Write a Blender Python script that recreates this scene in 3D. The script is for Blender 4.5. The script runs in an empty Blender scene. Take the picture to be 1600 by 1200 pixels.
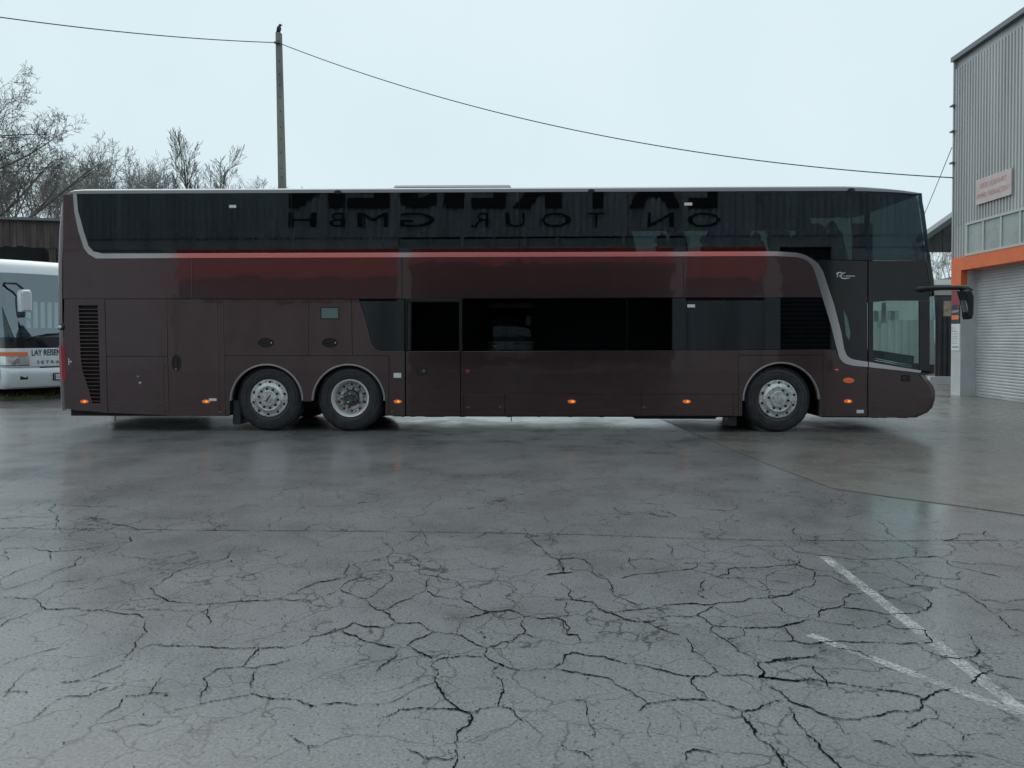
import bpy, bmesh, math, random
from mathutils import Vector, Matrix
R = math.radians
random.seed(7)
scn = bpy.context.scene
COL = scn.collection

# ------------------------------------------------------------------ camera
CAM_H, FPX, PITCH, HORIZON = 1.55, 1200.0, R(1.0), 525.0
CY = HORIZON + FPX * math.tan(PITCH)          # principal point row in a 1600x1200 frame
cam_d = bpy.data.cameras.new('camera'); cam = bpy.data.objects.new('camera', cam_d); COL.objects.link(cam)
cam.location = (0, 0, CAM_H); cam.rotation_euler = (R(90) - PITCH, 0, 0)
cam_d.sensor_width = 36; cam_d.lens = 27.0; cam_d.shift_y = (CY - 600) / 1600.0
cam_d.clip_start = 0.1; cam_d.clip_end = 2000
scn.camera = cam

# ------------------------------------------------------------------ world: even overcast sky
w = bpy.data.worlds.new('World'); scn.world = w; w.use_nodes = True
nt = w.node_tree; nt.nodes.clear()
out = nt.nodes.new('ShaderNodeOutputWorld')
bg_s = nt.nodes.new('ShaderNodeBackground'); bg_s.inputs['Strength'].default_value = 0.05
sky = nt.nodes.new('ShaderNodeTexSky'); sky.sky_type = 'NISHITA'; sky.sun_disc = False
sky.sun_elevation = R(58); sky.sun_rotation = R(-45); sky.dust_density = 4.0
nt.links.new(sky.outputs[0], bg_s.inputs['Color'])
bg_c = nt.nodes.new('ShaderNodeBackground')                 # the cloud deck
tc = nt.nodes.new('ShaderNodeTexCoord'); nz = nt.nodes.new('ShaderNodeTexNoise')
nz.inputs['Scale'].default_value = 1.6; nz.inputs['Detail'].default_value = 4
cr = nt.nodes.new('ShaderNodeValToRGB')
cr.color_ramp.elements[0].position = 0.3; cr.color_ramp.elements[0].color = (0.69, 0.85, 0.90, 1)
cr.color_ramp.elements[1].position = 0.7; cr.color_ramp.elements[1].color = (0.79, 0.94, 0.99, 1)
nt.links.new(tc.outputs['Generated'], nz.inputs['Vector']); nt.links.new(nz.outputs['Fac'], cr.inputs['Fac'])
nt.links.new(cr.outputs['Color'], bg_c.inputs['Color']); bg_c.inputs['Strength'].default_value = 1.0
mx = nt.nodes.new('ShaderNodeMixShader'); mx.inputs['Fac'].default_value = 0.93
nt.links.new(bg_s.outputs[0], mx.inputs[1]); nt.links.new(bg_c.outputs[0], mx.inputs[2])
nt.links.new(mx.outputs[0], out.inputs['Surface'])

sun_d = bpy.data.lights.new('sun', 'SUN'); sun_d.energy = 1.3; sun_d.angle = R(70); sun_d.color = (1.0, 0.97, 0.93)
sun = bpy.data.objects.new('sun', sun_d); COL.objects.link(sun)
sun.rotation_euler = Vector((0.38, -0.38, -0.84)).to_track_quat('-Z', 'Y').to_euler(); sun.location = (0, -5, 30)

scn.view_settings.view_transform = 'Standard'; scn.view_settings.look = 'None'
scn.view_settings.exposure = 0.0; scn.view_settings.gamma = 1.0; scn.view_settings.use_curve_mapping = False
scn.render.resolution_x = 1024; scn.render.resolution_y = 768

# ------------------------------------------------------------------ measuring helpers
def ray(px, py):
    xc = (px - 800) / FPX; yc = -(py - CY) / FPX
    return Vector((xc, math.cos(PITCH) + yc * math.sin(PITCH), yc * math.cos(PITCH) - math.sin(PITCH)))
CAM = Vector((0, 0, CAM_H))
def ground(px, py, z=0.0):
    d = ray(px, py); k = (z - CAM_H) / d.z
    return CAM + d * k
def at(px, py, Y):
    d = ray(px, py); return CAM + d * (Y / d.y)

# ------------------------------------------------------------------ material helpers
MATS = {}
def mat(name, color=(0.5, 0.5, 0.5), rough=0.5, metal=0.0, coat=0.0, coat_rough=0.05, spec=0.5, emit=None, emit_s=0.0, ior=1.5):
    m = bpy.data.materials.new(name); m.use_nodes = True; MATS[name] = m
    b = m.node_tree.nodes['Principled BSDF']
    b.inputs['Base Color'].default_value = (*color, 1); b.inputs['Roughness'].default_value = rough
    b.inputs['Metallic'].default_value = metal; b.inputs['Coat Weight'].default_value = coat
    b.inputs['Coat Roughness'].default_value = coat_rough; b.inputs['IOR'].default_value = ior
    b.inputs['Specular IOR Level'].default_value = spec
    if emit:
        b.inputs['Emission Color'].default_value = (*emit, 1); b.inputs['Emission Strength'].default_value = emit_s
    return m
def N(m, typ, **kw):
    n = m.node_tree.nodes.new(typ)
    for k, v in kw.items():
        if k in n.inputs: n.inputs[k].default_value = v
        else: setattr(n, k, v)
    return n
def L(m, a, b): m.node_tree.links.new(a, b)
def bsdf(m): return m.node_tree.nodes['Principled BSDF']
def vary(m, c1, c2, scale=2.0, detail=6.0, lo=0.35, hi=0.65, stretch=(1, 1, 1), rough=None, bump=0.0, bscale=60.0, bdist=0.002):
    """noise between two colours, optional roughness range and bump"""
    t = N(m, 'ShaderNodeTexCoord'); mp = N(m, 'ShaderNodeMapping'); mp.inputs['Scale'].default_value = stretch
    L(m, t.outputs['Object'], mp.inputs['Vector'])
    n = N(m, 'ShaderNodeTexNoise', Scale=scale, Detail=detail); L(m, mp.outputs[0], n.inputs['Vector'])
    r = N(m, 'ShaderNodeValToRGB'); e = r.color_ramp.elements
    e[0].position = lo; e[0].color = (*c1, 1); e[1].position = hi; e[1].color = (*c2, 1)
    L(m, n.outputs['Fac'], r.inputs['Fac']); L(m, r.outputs['Color'], bsdf(m).inputs['Base Color'])
    if rough:
        q = N(m, 'ShaderNodeMapRange'); q.inputs['To Min'].default_value = rough[0]; q.inputs['To Max'].default_value = rough[1]
        q.inputs['From Min'].default_value = lo; q.inputs['From Max'].default_value = hi
        L(m, n.outputs['Fac'], q.inputs['Value']); L(m, q.outputs[0], bsdf(m).inputs['Roughness'])
    if bump:
        n2 = N(m, 'ShaderNodeTexNoise', Scale=bscale, Detail=4.0); L(m, mp.outputs[0], n2.inputs['Vector'])
        b = N(m, 'ShaderNodeBump', Strength=bump, Distance=bdist); L(m, n2.outputs['Fac'], b.inputs['Height'])
        L(m, b.outputs[0], bsdf(m).inputs['Normal'])
    return m

def glass(name, tint, ior=1.5, rough=0.0, wob=0.0, wscale=1.2, streak=0.0, extra=0.0):
    """tinted pane: coloured see-through plus a mirror reflection by Fresnel"""
    m = bpy.data.materials.new(name); m.use_nodes = True; MATS[name] = m
    t = m.node_tree; t.nodes.clear()
    o = t.nodes.new('ShaderNodeOutputMaterial'); mixs = t.nodes.new('ShaderNodeMixShader')
    tr = t.nodes.new('ShaderNodeBsdfTransparent'); gl = t.nodes.new('ShaderNodeBsdfGlossy'); fr = t.nodes.new('ShaderNodeFresnel')
    tr.inputs['Color'].default_value = (*tint, 1); gl.inputs['Roughness'].default_value = rough
    gl.inputs['Color'].default_value = (0.70, 0.82, 0.92, 1)
    gm = t.nodes.new('ShaderNodeNewGeometry'); mi = t.nodes.new('ShaderNodeMix'); mi.inputs[2].default_value = ior; mi.inputs[3].default_value = 1 / ior
    t.links.new(gm.outputs['Backfacing'], mi.inputs[0]); t.links.new(mi.outputs[0], fr.inputs['IOR'])
    t.links.new(fr.outputs[0], mixs.inputs[0]); t.links.new(tr.outputs[0], mixs.inputs[1]); t.links.new(gl.outputs[0], mixs.inputs[2])
    t.links.new(mixs.outputs[0], o.inputs['Surface'])
    if wob:
        tcn = t.nodes.new('ShaderNodeTexCoord'); mp = t.nodes.new('ShaderNodeMapping'); mp.inputs['Scale'].default_value = (1, 1, 0.12)
        n = t.nodes.new('ShaderNodeTexNoise'); n.inputs['Scale'].default_value = wscale; n.inputs['Detail'].default_value = 2
        b = t.nodes.new('ShaderNodeBump'); b.inputs['Strength'].default_value = wob; b.inputs['Distance'].default_value = 0.01
        t.links.new(tcn.outputs['Object'], mp.inputs[0]); t.links.new(mp.outputs[0], n.inputs['Vector']); t.links.new(n.outputs['Fac'], b.inputs['Height'])
        t.links.new(b.outputs[0], gl.inputs['Normal']); t.links.new(b.outputs[0], fr.inputs['Normal'])
    return m

# ------------------------------------------------------------------ mesh helpers
def link(o, parent=None):
    COL.objects.link(o)
    if parent: o.parent = parent
    return o
def mesh(name, verts, faces, m=None, parent=None, smooth=False):
    d = bpy.data.meshes.new(name); d.from_pydata([tuple(v) for v in verts], [], faces)
    d.validate(); bm = bmesh.new(); bm.from_mesh(d); bmesh.ops.recalc_face_normals(bm, faces=bm.faces); bm.to_mesh(d); bm.free()
    if m: d.materials.append(m)
    if smooth:
        for p in d.polygons: p.use_smooth = True
    o = bpy.data.objects.new(name, d); return link(o, parent)
def from_bm(name, bm, m=None, parent=None, smooth=False):
    bmesh.ops.recalc_face_normals(bm, faces=bm.faces)
    d = bpy.data.meshes.new(name); bm.to_mesh(d); bm.free()
    if m: d.materials.append(m)
    if smooth:
        for p in d.polygons: p.use_smooth = True
    o = bpy.data.objects.new(name, d); return link(o, parent)
def shade_auto(o, deg=35):
    for p in o.data.polygons: p.use_smooth = True
    o.data.set_sharp_from_angle(angle=R(deg)); return o
def empty(name, loc=(0, 0, 0), rz=0.0):
    o = bpy.data.objects.new(name, None); o.location = loc; o.rotation_euler = (0, 0, rz); o.empty_display_size = 0.2
    COL.objects.link(o); return o
def tag(o, label=None, cat=None, group=None, kind=None):
    if label: o['label'] = label
    if cat: o['category'] = cat
    if group: o['group'] = group
    if kind: o['kind'] = kind
    return o
def copy_tree(o, parent=None):
    c = o.copy(); COL.objects.link(c); c.parent = parent
    for ch in list(o.children): copy_tree(ch, c)
    return c
def area2(p): return sum(p[i][0] * p[(i + 1) % len(p)][1] - p[(i + 1) % len(p)][0] * p[i][1] for i in range(len(p)))
def inset(p, d):
    """inset a CCW polygon by d (mitred)"""
    n = len(p); r = []
    for i in range(n):
        a, b, c = Vector(p[i - 1]), Vector(p[i]), Vector(p[(i + 1) % n])
        e1 = (b - a); e2 = (c - b)
        if e1.length < 1e-9 or e2.length < 1e-9: r.append((b.x, b.y)); continue
        e1.normalize(); e2.normalize()
        n1 = Vector((-e1.y, e1.x)); n2 = Vector((-e2.y, e2.x)); s = n1 + n2
        k = max(0.35, 1 + n1.dot(n2)); q = b + s * (d / k); r.append((q.x, q.y))
    return r
def ccw(p):
    return list(p) if area2(p) > 0 else list(reversed(p))
def slab(name, poly, m, parent, t0=0.0, t1=0.03, gap=0.0, ch=0.003, smooth=False):
    """polygon in (s,z) with a chamfered face at depth t0, running back to t1 (object axes: x=s, y=t, z=z)"""
    p = ccw(poly)
    if gap: p = inset(p, gap)
    q = inset(p, ch); n = len(p)
    V = [(a, t0, b) for a, b in q] + [(a, t0 + ch, b) for a, b in p] + [(a, t1, b) for a, b in p]
    F = [list(range(n)), list(range(3 * n - 1, 2 * n - 1, -1))]
    for i in range(n):
        j = (i + 1) % n
        F.append([i, n + i, n + j, j]); F.append([n + i, 2 * n + i, 2 * n + j, n + j])
    return mesh(name, V, F, m, parent)
def box(name, x0, x1, y0, y1, z0, z1, m, parent=None, bev=0.0):
    bm = bmesh.new()
    bmesh.ops.create_cube(bm, size=1.0)
    for v in bm.verts:
        v.co = Vector(((x0 + x1) / 2 + v.co.x * (x1 - x0), (y0 + y1) / 2 + v.co.y * (y1 - y0), (z0 + z1) / 2 + v.co.z * (z1 - z0)))
    if bev: bmesh.ops.bevel(bm, geom=bm.edges[:], offset=bev, segments=2, affect='EDGES')
    return from_bm(name, bm, m, parent)
def tube_geo(pts, rad, seg=8, V=None, F=None, cap=True):
    """append a tube along pts (rad number or list)"""
    V = [] if V is None else V; F = [] if F is None else F
    n = len(pts); b0 = len(V); up = None
    for i in range(n):
        a = pts[max(0, i - 1)]; c = pts[min(n - 1, i + 1)]
        d = (Vector(c) - Vector(a)); d = d.normalized() if d.length > 1e-9 else Vector((0, 0, 1))
        if up is None: up = Vector((0, 0, 1)) if abs(d.z) < 0.9 else Vector((1, 0, 0))
        x = d.cross(up)
        if x.length < 1e-4: x = d.cross(Vector((1, 0.3, 0)))
        x.normalize(); y = x.cross(d); up = y
        r = rad[i] if isinstance(rad, (list, tuple)) else rad
        for k in range(seg):
            g = 2 * math.pi * k / seg
            V.append(Vector(pts[i]) + x * (math.cos(g) * r) + y * (math.sin(g) * r))
    for i in range(n - 1):
        for k in range(seg):
            k2 = (k + 1) % seg
            F.append([b0 + i * seg + k, b0 + i * seg + k2, b0 + (i + 1) * seg + k2, b0 + (i + 1) * seg + k])
    if cap and seg > 2:
        F.append([b0 + k for k in range(seg)][::-1]); F.append([b0 + (n - 1) * seg + k for k in range(seg)])
    return V, F
def tube(name, pts, rad, m, parent=None, seg=8, smooth=True):
    V, F = tube_geo(pts, rad, seg); return mesh(name, V, F, m, parent, smooth)
def lathe(name, prof, m, parent, center=(0, 0, 0), seg=48, axis='y', smooth=True, angle=35):
    """prof: list of (radius, along-axis). axis y = wheel axle"""
    V, F = [], []; n = len(prof)
    for k in range(seg):
        g = 2 * math.pi * k / seg
        for r, t in prof:
            if axis == 'y': V.append((center[0] + r * math.cos(g), center[1] + t, center[2] + r * math.sin(g)))
            else: V.append((center[0] + r * math.cos(g), center[1] + r * math.sin(g), center[2] + t))
    for k in range(seg):
        k2 = (k + 1) % seg
        for i in range(n - 1): F.append([k * n + i, k * n + i + 1, k2 * n + i + 1, k2 * n + i])
    o = mesh(name, V, F, m, parent)
    bm = bmesh.new(); bm.from_mesh(o.data); bmesh.ops.remove_doubles(bm, verts=bm.verts, dist=1e-5); bm.to_mesh(o.data); bm.free()
    if smooth: shade_auto(o, angle)
    return o
def disc(name, c, r, t0, t1, m, parent, seg=16, rz=None):
    """short closed cylinder with its axis along y, front at t0; rz = second radius (ellipse)"""
    rz = rz or r; V, F = [], []
    for t in (t0, t1):
        for k in range(seg):
            g = 2 * math.pi * k / seg; V.append((c[0] + r * math.cos(g), t, c[1] + rz * math.sin(g)))
    for k in range(seg): F.append([k, (k + 1) % seg, seg + (k + 1) % seg, seg + k])
    F.append(list(range(seg))); F.append(list(range(2 * seg - 1, seg - 1, -1)))
    return mesh(name, V, F, m, parent)
def glyph_geo(txt, bold=0.0, depth=0.0):
    cu = bpy.data.curves.new('glyphs', 'FONT'); cu.body = txt; cu.size = 1.0; cu.offset = bold; cu.extrude = depth; cu.resolution_u = 3
    ob = bpy.data.objects.new('glyphs', cu); COL.objects.link(ob)
    dg = bpy.context.evaluated_depsgraph_get(); me = bpy.data.meshes.new_from_object(ob.evaluated_get(dg))
    V = [v.co.copy() for v in me.vertices]; F = [list(p.vertices) for p in me.polygons]
    bpy.data.objects.remove(ob); bpy.data.curves.remove(cu); bpy.data.meshes.remove(me)
    return V, F
def text(name, txt, frame, w, h, m, parent=None, bold=0.01, depth=0.03, shear=0.0):
    """lettering fitted to a w x h rectangle; frame(u, v, out) -> point"""
    V, F = glyph_geo(txt, bold, depth)
    x0 = min(v.x for v in V); x1 = max(v.x for v in V); y0 = min(v.y for v in V); y1 = max(v.y for v in V)
    W = []
    for v in V:
        b = (v.y - y0) / (y1 - y0); a = (v.x - x0) / (x1 - x0)
        W.append(frame(a * w + shear * b * h, b * h, v.z * 0.05 + 0.002))
    d = bpy.data.meshes.new(name); d.from_pydata([tuple(q) for q in W], [], F); d.materials.append(m)
    o = bpy.data.objects.new(name, d); return link(o, parent)

# ------------------------------------------------------------------ materials
M = {}
def paint(name, c, metal, rough, coat=1.0, wav=0.25):
    m = mat(name, c, rough, metal, coat, 0.03)
    t = N(m, 'ShaderNodeTexCoord'); n = N(m, 'ShaderNodeTexNoise', Scale=1.5, Detail=2.5); L(m, t.outputs['Object'], n.inputs['Vector'])
    b = N(m, 'ShaderNodeBump', Strength=wav, Distance=0.006); L(m, n.outputs['Fac'], b.inputs['Height'])
    L(m, b.outputs[0], bsdf(m).inputs['Coat Normal']); L(m, b.outputs[0], bsdf(m).inputs['Normal'])
    return m
M['paint'] = paint('aubergine_paint', (0.088, 0.064, 0.070), 0.72, 0.22, 1.0, 0.55)
# road film: a little dirt rising from the skirt, broken up by noise
m = M['paint']; t = N(m, 'ShaderNodeTexCoord'); n = N(m, 'ShaderNodeTexNoise', Scale=5.0, Detail=8.0); L(m, t.outputs['Object'], n.inputs['Vector'])
r = N(m, 'ShaderNodeValToRGB'); e = r.color_ramp.elements
e[0].position = 0.3; e[0].color = (0.080, 0.050, 0.054, 1); e[1].position = 0.75; e[1].color = (0.096, 0.061, 0.066, 1)
L(m, n.outputs['Fac'], r.inputs['Fac']); L(m, r.outputs['Color'], bsdf(m).inputs['Base Color'])
M['silver'] = mat('silver_stripe', (0.62, 0.60, 0.62), 0.10, 0.92, 0.5)
M['roofgrey'] = mat('roof_skin', (0.16, 0.17, 0.18), 0.3, 0.2, 0.6, 0.1)
M['blackgloss'] = mat('black_gloss', (0.008, 0.009, 0.011), 0.08, 0, 0.5)
M['blackplastic'] = mat('black_plastic', (0.008, 0.0085, 0.0095), 0.35)
M['dark'] = mat('dark_underbody', (0.012, 0.012, 0.013), 0.7)
M['cabin'] = vary(mat('dark_cabin', (0.02, 0.021, 0.023), 0.8), (0.015, 0.016, 0.018), (0.028, 0.029, 0.032), 6)
M['seat'] = vary(mat('seat_cloth', (0.03, 0.03, 0.035), 0.9), (0.014, 0.014, 0.016), (0.022, 0.022, 0.026), 20)
M['rubber'] = vary(mat('tyre_rubber', (0.028, 0.031, 0.034), 0.55), (0.018, 0.020, 0.022), (0.042, 0.046, 0.05), 9, 6, rough=(0.35, 0.7))
M['alu'] = vary(mat('wheel_alloy', (0.6, 0.61, 0.62), 0.3, 0.45), (0.42, 0.43, 0.44), (0.70, 0.71, 0.72), 14, 6, rough=(0.2, 0.42))
M['lip'] = mat('polished_rim_lip', (0.80, 0.81, 0.82), 0.22, 0.35)
M['chrome'] = mat('bright_metal', (0.75, 0.76, 0.77), 0.15, 1.0)
M['hub'] = vary(mat('hub_dark', (0.05, 0.05, 0.05), 0.5, 0.4), (0.03, 0.03, 0.03), (0.14, 0.14, 0.14), 30)
M['hole'] = mat('black_recess', (0.004, 0.004, 0.005), 0.8)
M['amber'] = mat('amber_lens_lit', (0.75, 0.12, 0.01), 0.2, 0, 0.5, emit=(1.0, 0.20, 0.01), emit_s=0.25)
M['amberlit'] = mat('amber_bulb_lit', (0.9, 0.3, 0.05), 0.3, emit=(1.0, 0.42, 0.08), emit_s=1.2)
M['amberglow'] = mat('amber_lens_glow', (0.62, 0.11, 0.015), 0.2, 0, 0.6, emit=(1.0, 0.16, 0.01), emit_s=0.12)  # turn signal is unlit; a faint glow is put into its lens
M['redlens'] = mat('red_lens', (0.30, 0.012, 0.03), 0.15, 0, 0.8)
M['white'] = mat('white_plate', (0.72, 0.73, 0.73), 0.4)
M['g_up'] = glass('upper_deck_glass', (0.37, 0.42, 0.425), 1.66, 0.0, 0.03, 7.0)
M['g_nose'] = glass('nose_glass', (0.13, 0.17, 0.175), 1.6, 0.0)
M['g_low'] = glass('lower_saloon_glass', (0.012, 0.016, 0.018), 1.7, 0.0, 0.10, 1.3)
M['g_door'] = glass('door_glass', (0.83, 0.91, 0.88), 1.5, 0.0, 0.05)
M['g_small'] = mat('hatch_glass', (0.12, 0.20, 0.19), 0.15, 0.3, 0.6)

# ------------------------------------------------------------------ ground
def asphalt(name, c1, c2, crack=True, cr=0.10):
    m = mat(name, c1, 0.5); B = bsdf(m)
    t = N(m, 'ShaderNodeTexCoord')
    def noise(s, d, rough=.5):
        q = N(m, 'ShaderNodeTexNoise', Scale=s, Detail=d); q.inputs['Roughness'].default_value = rough; L(m, t.outputs['Object'], q.inputs['Vector']); return q.outputs['Fac']
    def rng(v, a, b, c, d):
        q = N(m, 'ShaderNodeMapRange'); L(m, v, q.inputs['Value'])
        for k, x in zip(('From Min', 'From Max', 'To Min', 'To Max'), (a, b, c, d)): q.inputs[k].default_value = x
        return q.outputs[0]
    def mul(col, fac):
        q = N(m, 'ShaderNodeMix', data_type='RGBA', blend_type='MULTIPLY'); q.inputs[0].default_value = 1.0
        L(m, col, q.inputs[6]); L(m, fac, q.inputs[7]); return q.outputs[2]
    big = noise(0.45, 6); fine = noise(70.0, 6, .7); mid = noise(3.0, 8, .6); patch = noise(1.1, 7, .65)
    vs = N(m, 'ShaderNodeTexVoronoi', Scale=110.0); L(m, t.outputs['Object'], vs.inputs['Vector'])       # single stones
    sep = N(m, 'ShaderNodeSeparateColor'); L(m, vs.outputs['Color'], sep.inputs[0])
    r = N(m, 'ShaderNodeValToRGB'); e = r.color_ramp.elements
    e[0].position = 0.32; e[0].color = (*c1, 1); e[1].position = 0.68; e[1].color = (*c2, 1); L(m, fine, r.inputs['Fac'])
    col = mul(r.outputs['Color'], rng(sep.outputs[0], 0, 1, .90, 1.10))
    col = mul(col, rng(sep.outputs[1], .978, .986, 1.0, .35))                                             # missing stones: dark pits
    col = mul(col, rng(mid, .3, .7, .93, 1.07)); col = mul(col, rng(big, .35, .65, 1.05, .90)); col = mul(col, rng(patch, .48, .68, 1.04, .78))
    if crack:
        sx_ = N(m, 'ShaderNodeSeparateXYZ'); L(m, t.outputs['Object'], sx_.inputs[0]); near = rng(sx_.outputs['Y'], 6.9, 9.6, 1.0, 0.25)     # only the near slab is broken up
        dn = N(m, 'ShaderNodeTexNoise', Scale=5.0, Detail=6.0); L(m, t.outputs['Object'], dn.inputs['Vector'])
        for vscale, wdt, dist, lo, hi, amt, off in ((1.55, .013, .30, .42, .54, .95, 0.0), (3.1, .019, .22, .46, .58, .85, 7.3), (6.0, .026, .16, .52, .62, .65, 3.1)):
            sc = N(m, 'ShaderNodeVectorMath', operation='SCALE'); sc.inputs['Scale'].default_value = dist; L(m, dn.outputs['Color'], sc.inputs[0])
            va = N(m, 'ShaderNodeVectorMath', operation='ADD'); L(m, t.outputs['Object'], va.inputs[0]); L(m, sc.outputs[0], va.inputs[1])
            vb = N(m, 'ShaderNodeVectorMath', operation='ADD'); L(m, va.outputs[0], vb.inputs[0]); vb.inputs[1].default_value = (off, off * .7, 0)
            vo = N(m, 'ShaderNodeTexVoronoi', feature='DISTANCE_TO_EDGE', Scale=vscale); L(m, vb.outputs[0], vo.inputs['Vector'])
            ln = rng(vo.outputs['Distance'], 0, wdt, 1, 0)
            mk = N(m, 'ShaderNodeTexNoise', Scale=1.3, Detail=9.0); mk.inputs['Roughness'].default_value = .7; L(m, vb.outputs[0], mk.inputs['Vector'])
            mu = N(m, 'ShaderNodeMath', operation='MULTIPLY'); L(m, ln, mu.inputs[0]); L(m, rng(mk.outputs['Fac'], lo, hi, 0, amt), mu.inputs[1])
            m4 = N(m, 'ShaderNodeMath', operation='MULTIPLY'); L(m, mu.outputs[0], m4.inputs[0]); L(m, near, m4.inputs[1]); mu = m4
            cm = N(m, 'ShaderNodeMix', data_type='RGBA'); cm.inputs[7].default_value = (0.012, 0.013, 0.014, 1)
            L(m, mu.outputs[0], cm.inputs[0]); L(m, col, cm.inputs[6]); col = cm.outputs[2]
    L(m, col, B.inputs['Base Color'])
    bp = N(m, 'ShaderNodeBump', Strength=0.35, Distance=0.004); L(m, fine, bp.inputs['Height']); L(m, bp.outputs[0], B.inputs['Normal'])
    bw = N(m, 'ShaderNodeBump', Strength=0.10, Distance=0.004); L(m, fine, bw.inputs['Height']); L(m, bw.outputs[0], B.inputs['Coat Normal'])
    B.inputs['Roughness'].default_value = 0.6
    L(m, rng(patch, .35, .65, cr + .17, cr), B.inputs['Coat Roughness']); L(m, rng(big, .35, .65, .85, 1.0), B.inputs['Coat Weight'])
    B.inputs['Coat IOR'].default_value = 1.33; B.inputs['Specular IOR Level'].default_value = 0.2
    return m
M['asphalt'] = asphalt('wet_cracked_asphalt', (0.088, 0.090, 0.094), (0.212, 0.215, 0.220))
M['asphalt2'] = asphalt('wet_brown_asphalt', (0.085, 0.081, 0.076), (0.200, 0.190, 0.178), crack=False, cr=0.19)
S = 500.0
gnd = tag(mesh('ground', [(-S, -S, 0), (S, -S, 0), (S, S, 0), (-S, S, 0)], [[0, 1, 2, 3]], M['asphalt']), kind='structure')
pp = [ground(*q) for q in ((1010, 645), (1080, 675), (1190, 722), (1300, 763), (1400, 778), (1500, 791), (1605, 806), (1900, 850))]
pp = [(p.x, p.y, 0.004) for p in pp] + [(40, 3.0, 0.004), (40, 60, 0.004), (-2.5, 60, 0.004)]
tag(mesh('asphalt_apron', pp, [list(range(len(pp)))], M['asphalt2']), kind='structure')
M['crack'] = vary(mat('open_crack', (0.006, 0.006, 0.007), 0.95), (0.003, 0.003, 0.004), (0.014, 0.015, 0.014), 12)
M['crack'].node_tree.nodes['Principled BSDF'].inputs['Specular IOR Level'].default_value = 0.0
OA, OB, OC, OD = (0, 760, 2.7266), (500, 800, 3.0), (850, 800, 3.0), (1200, 800, 3.0)
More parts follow.
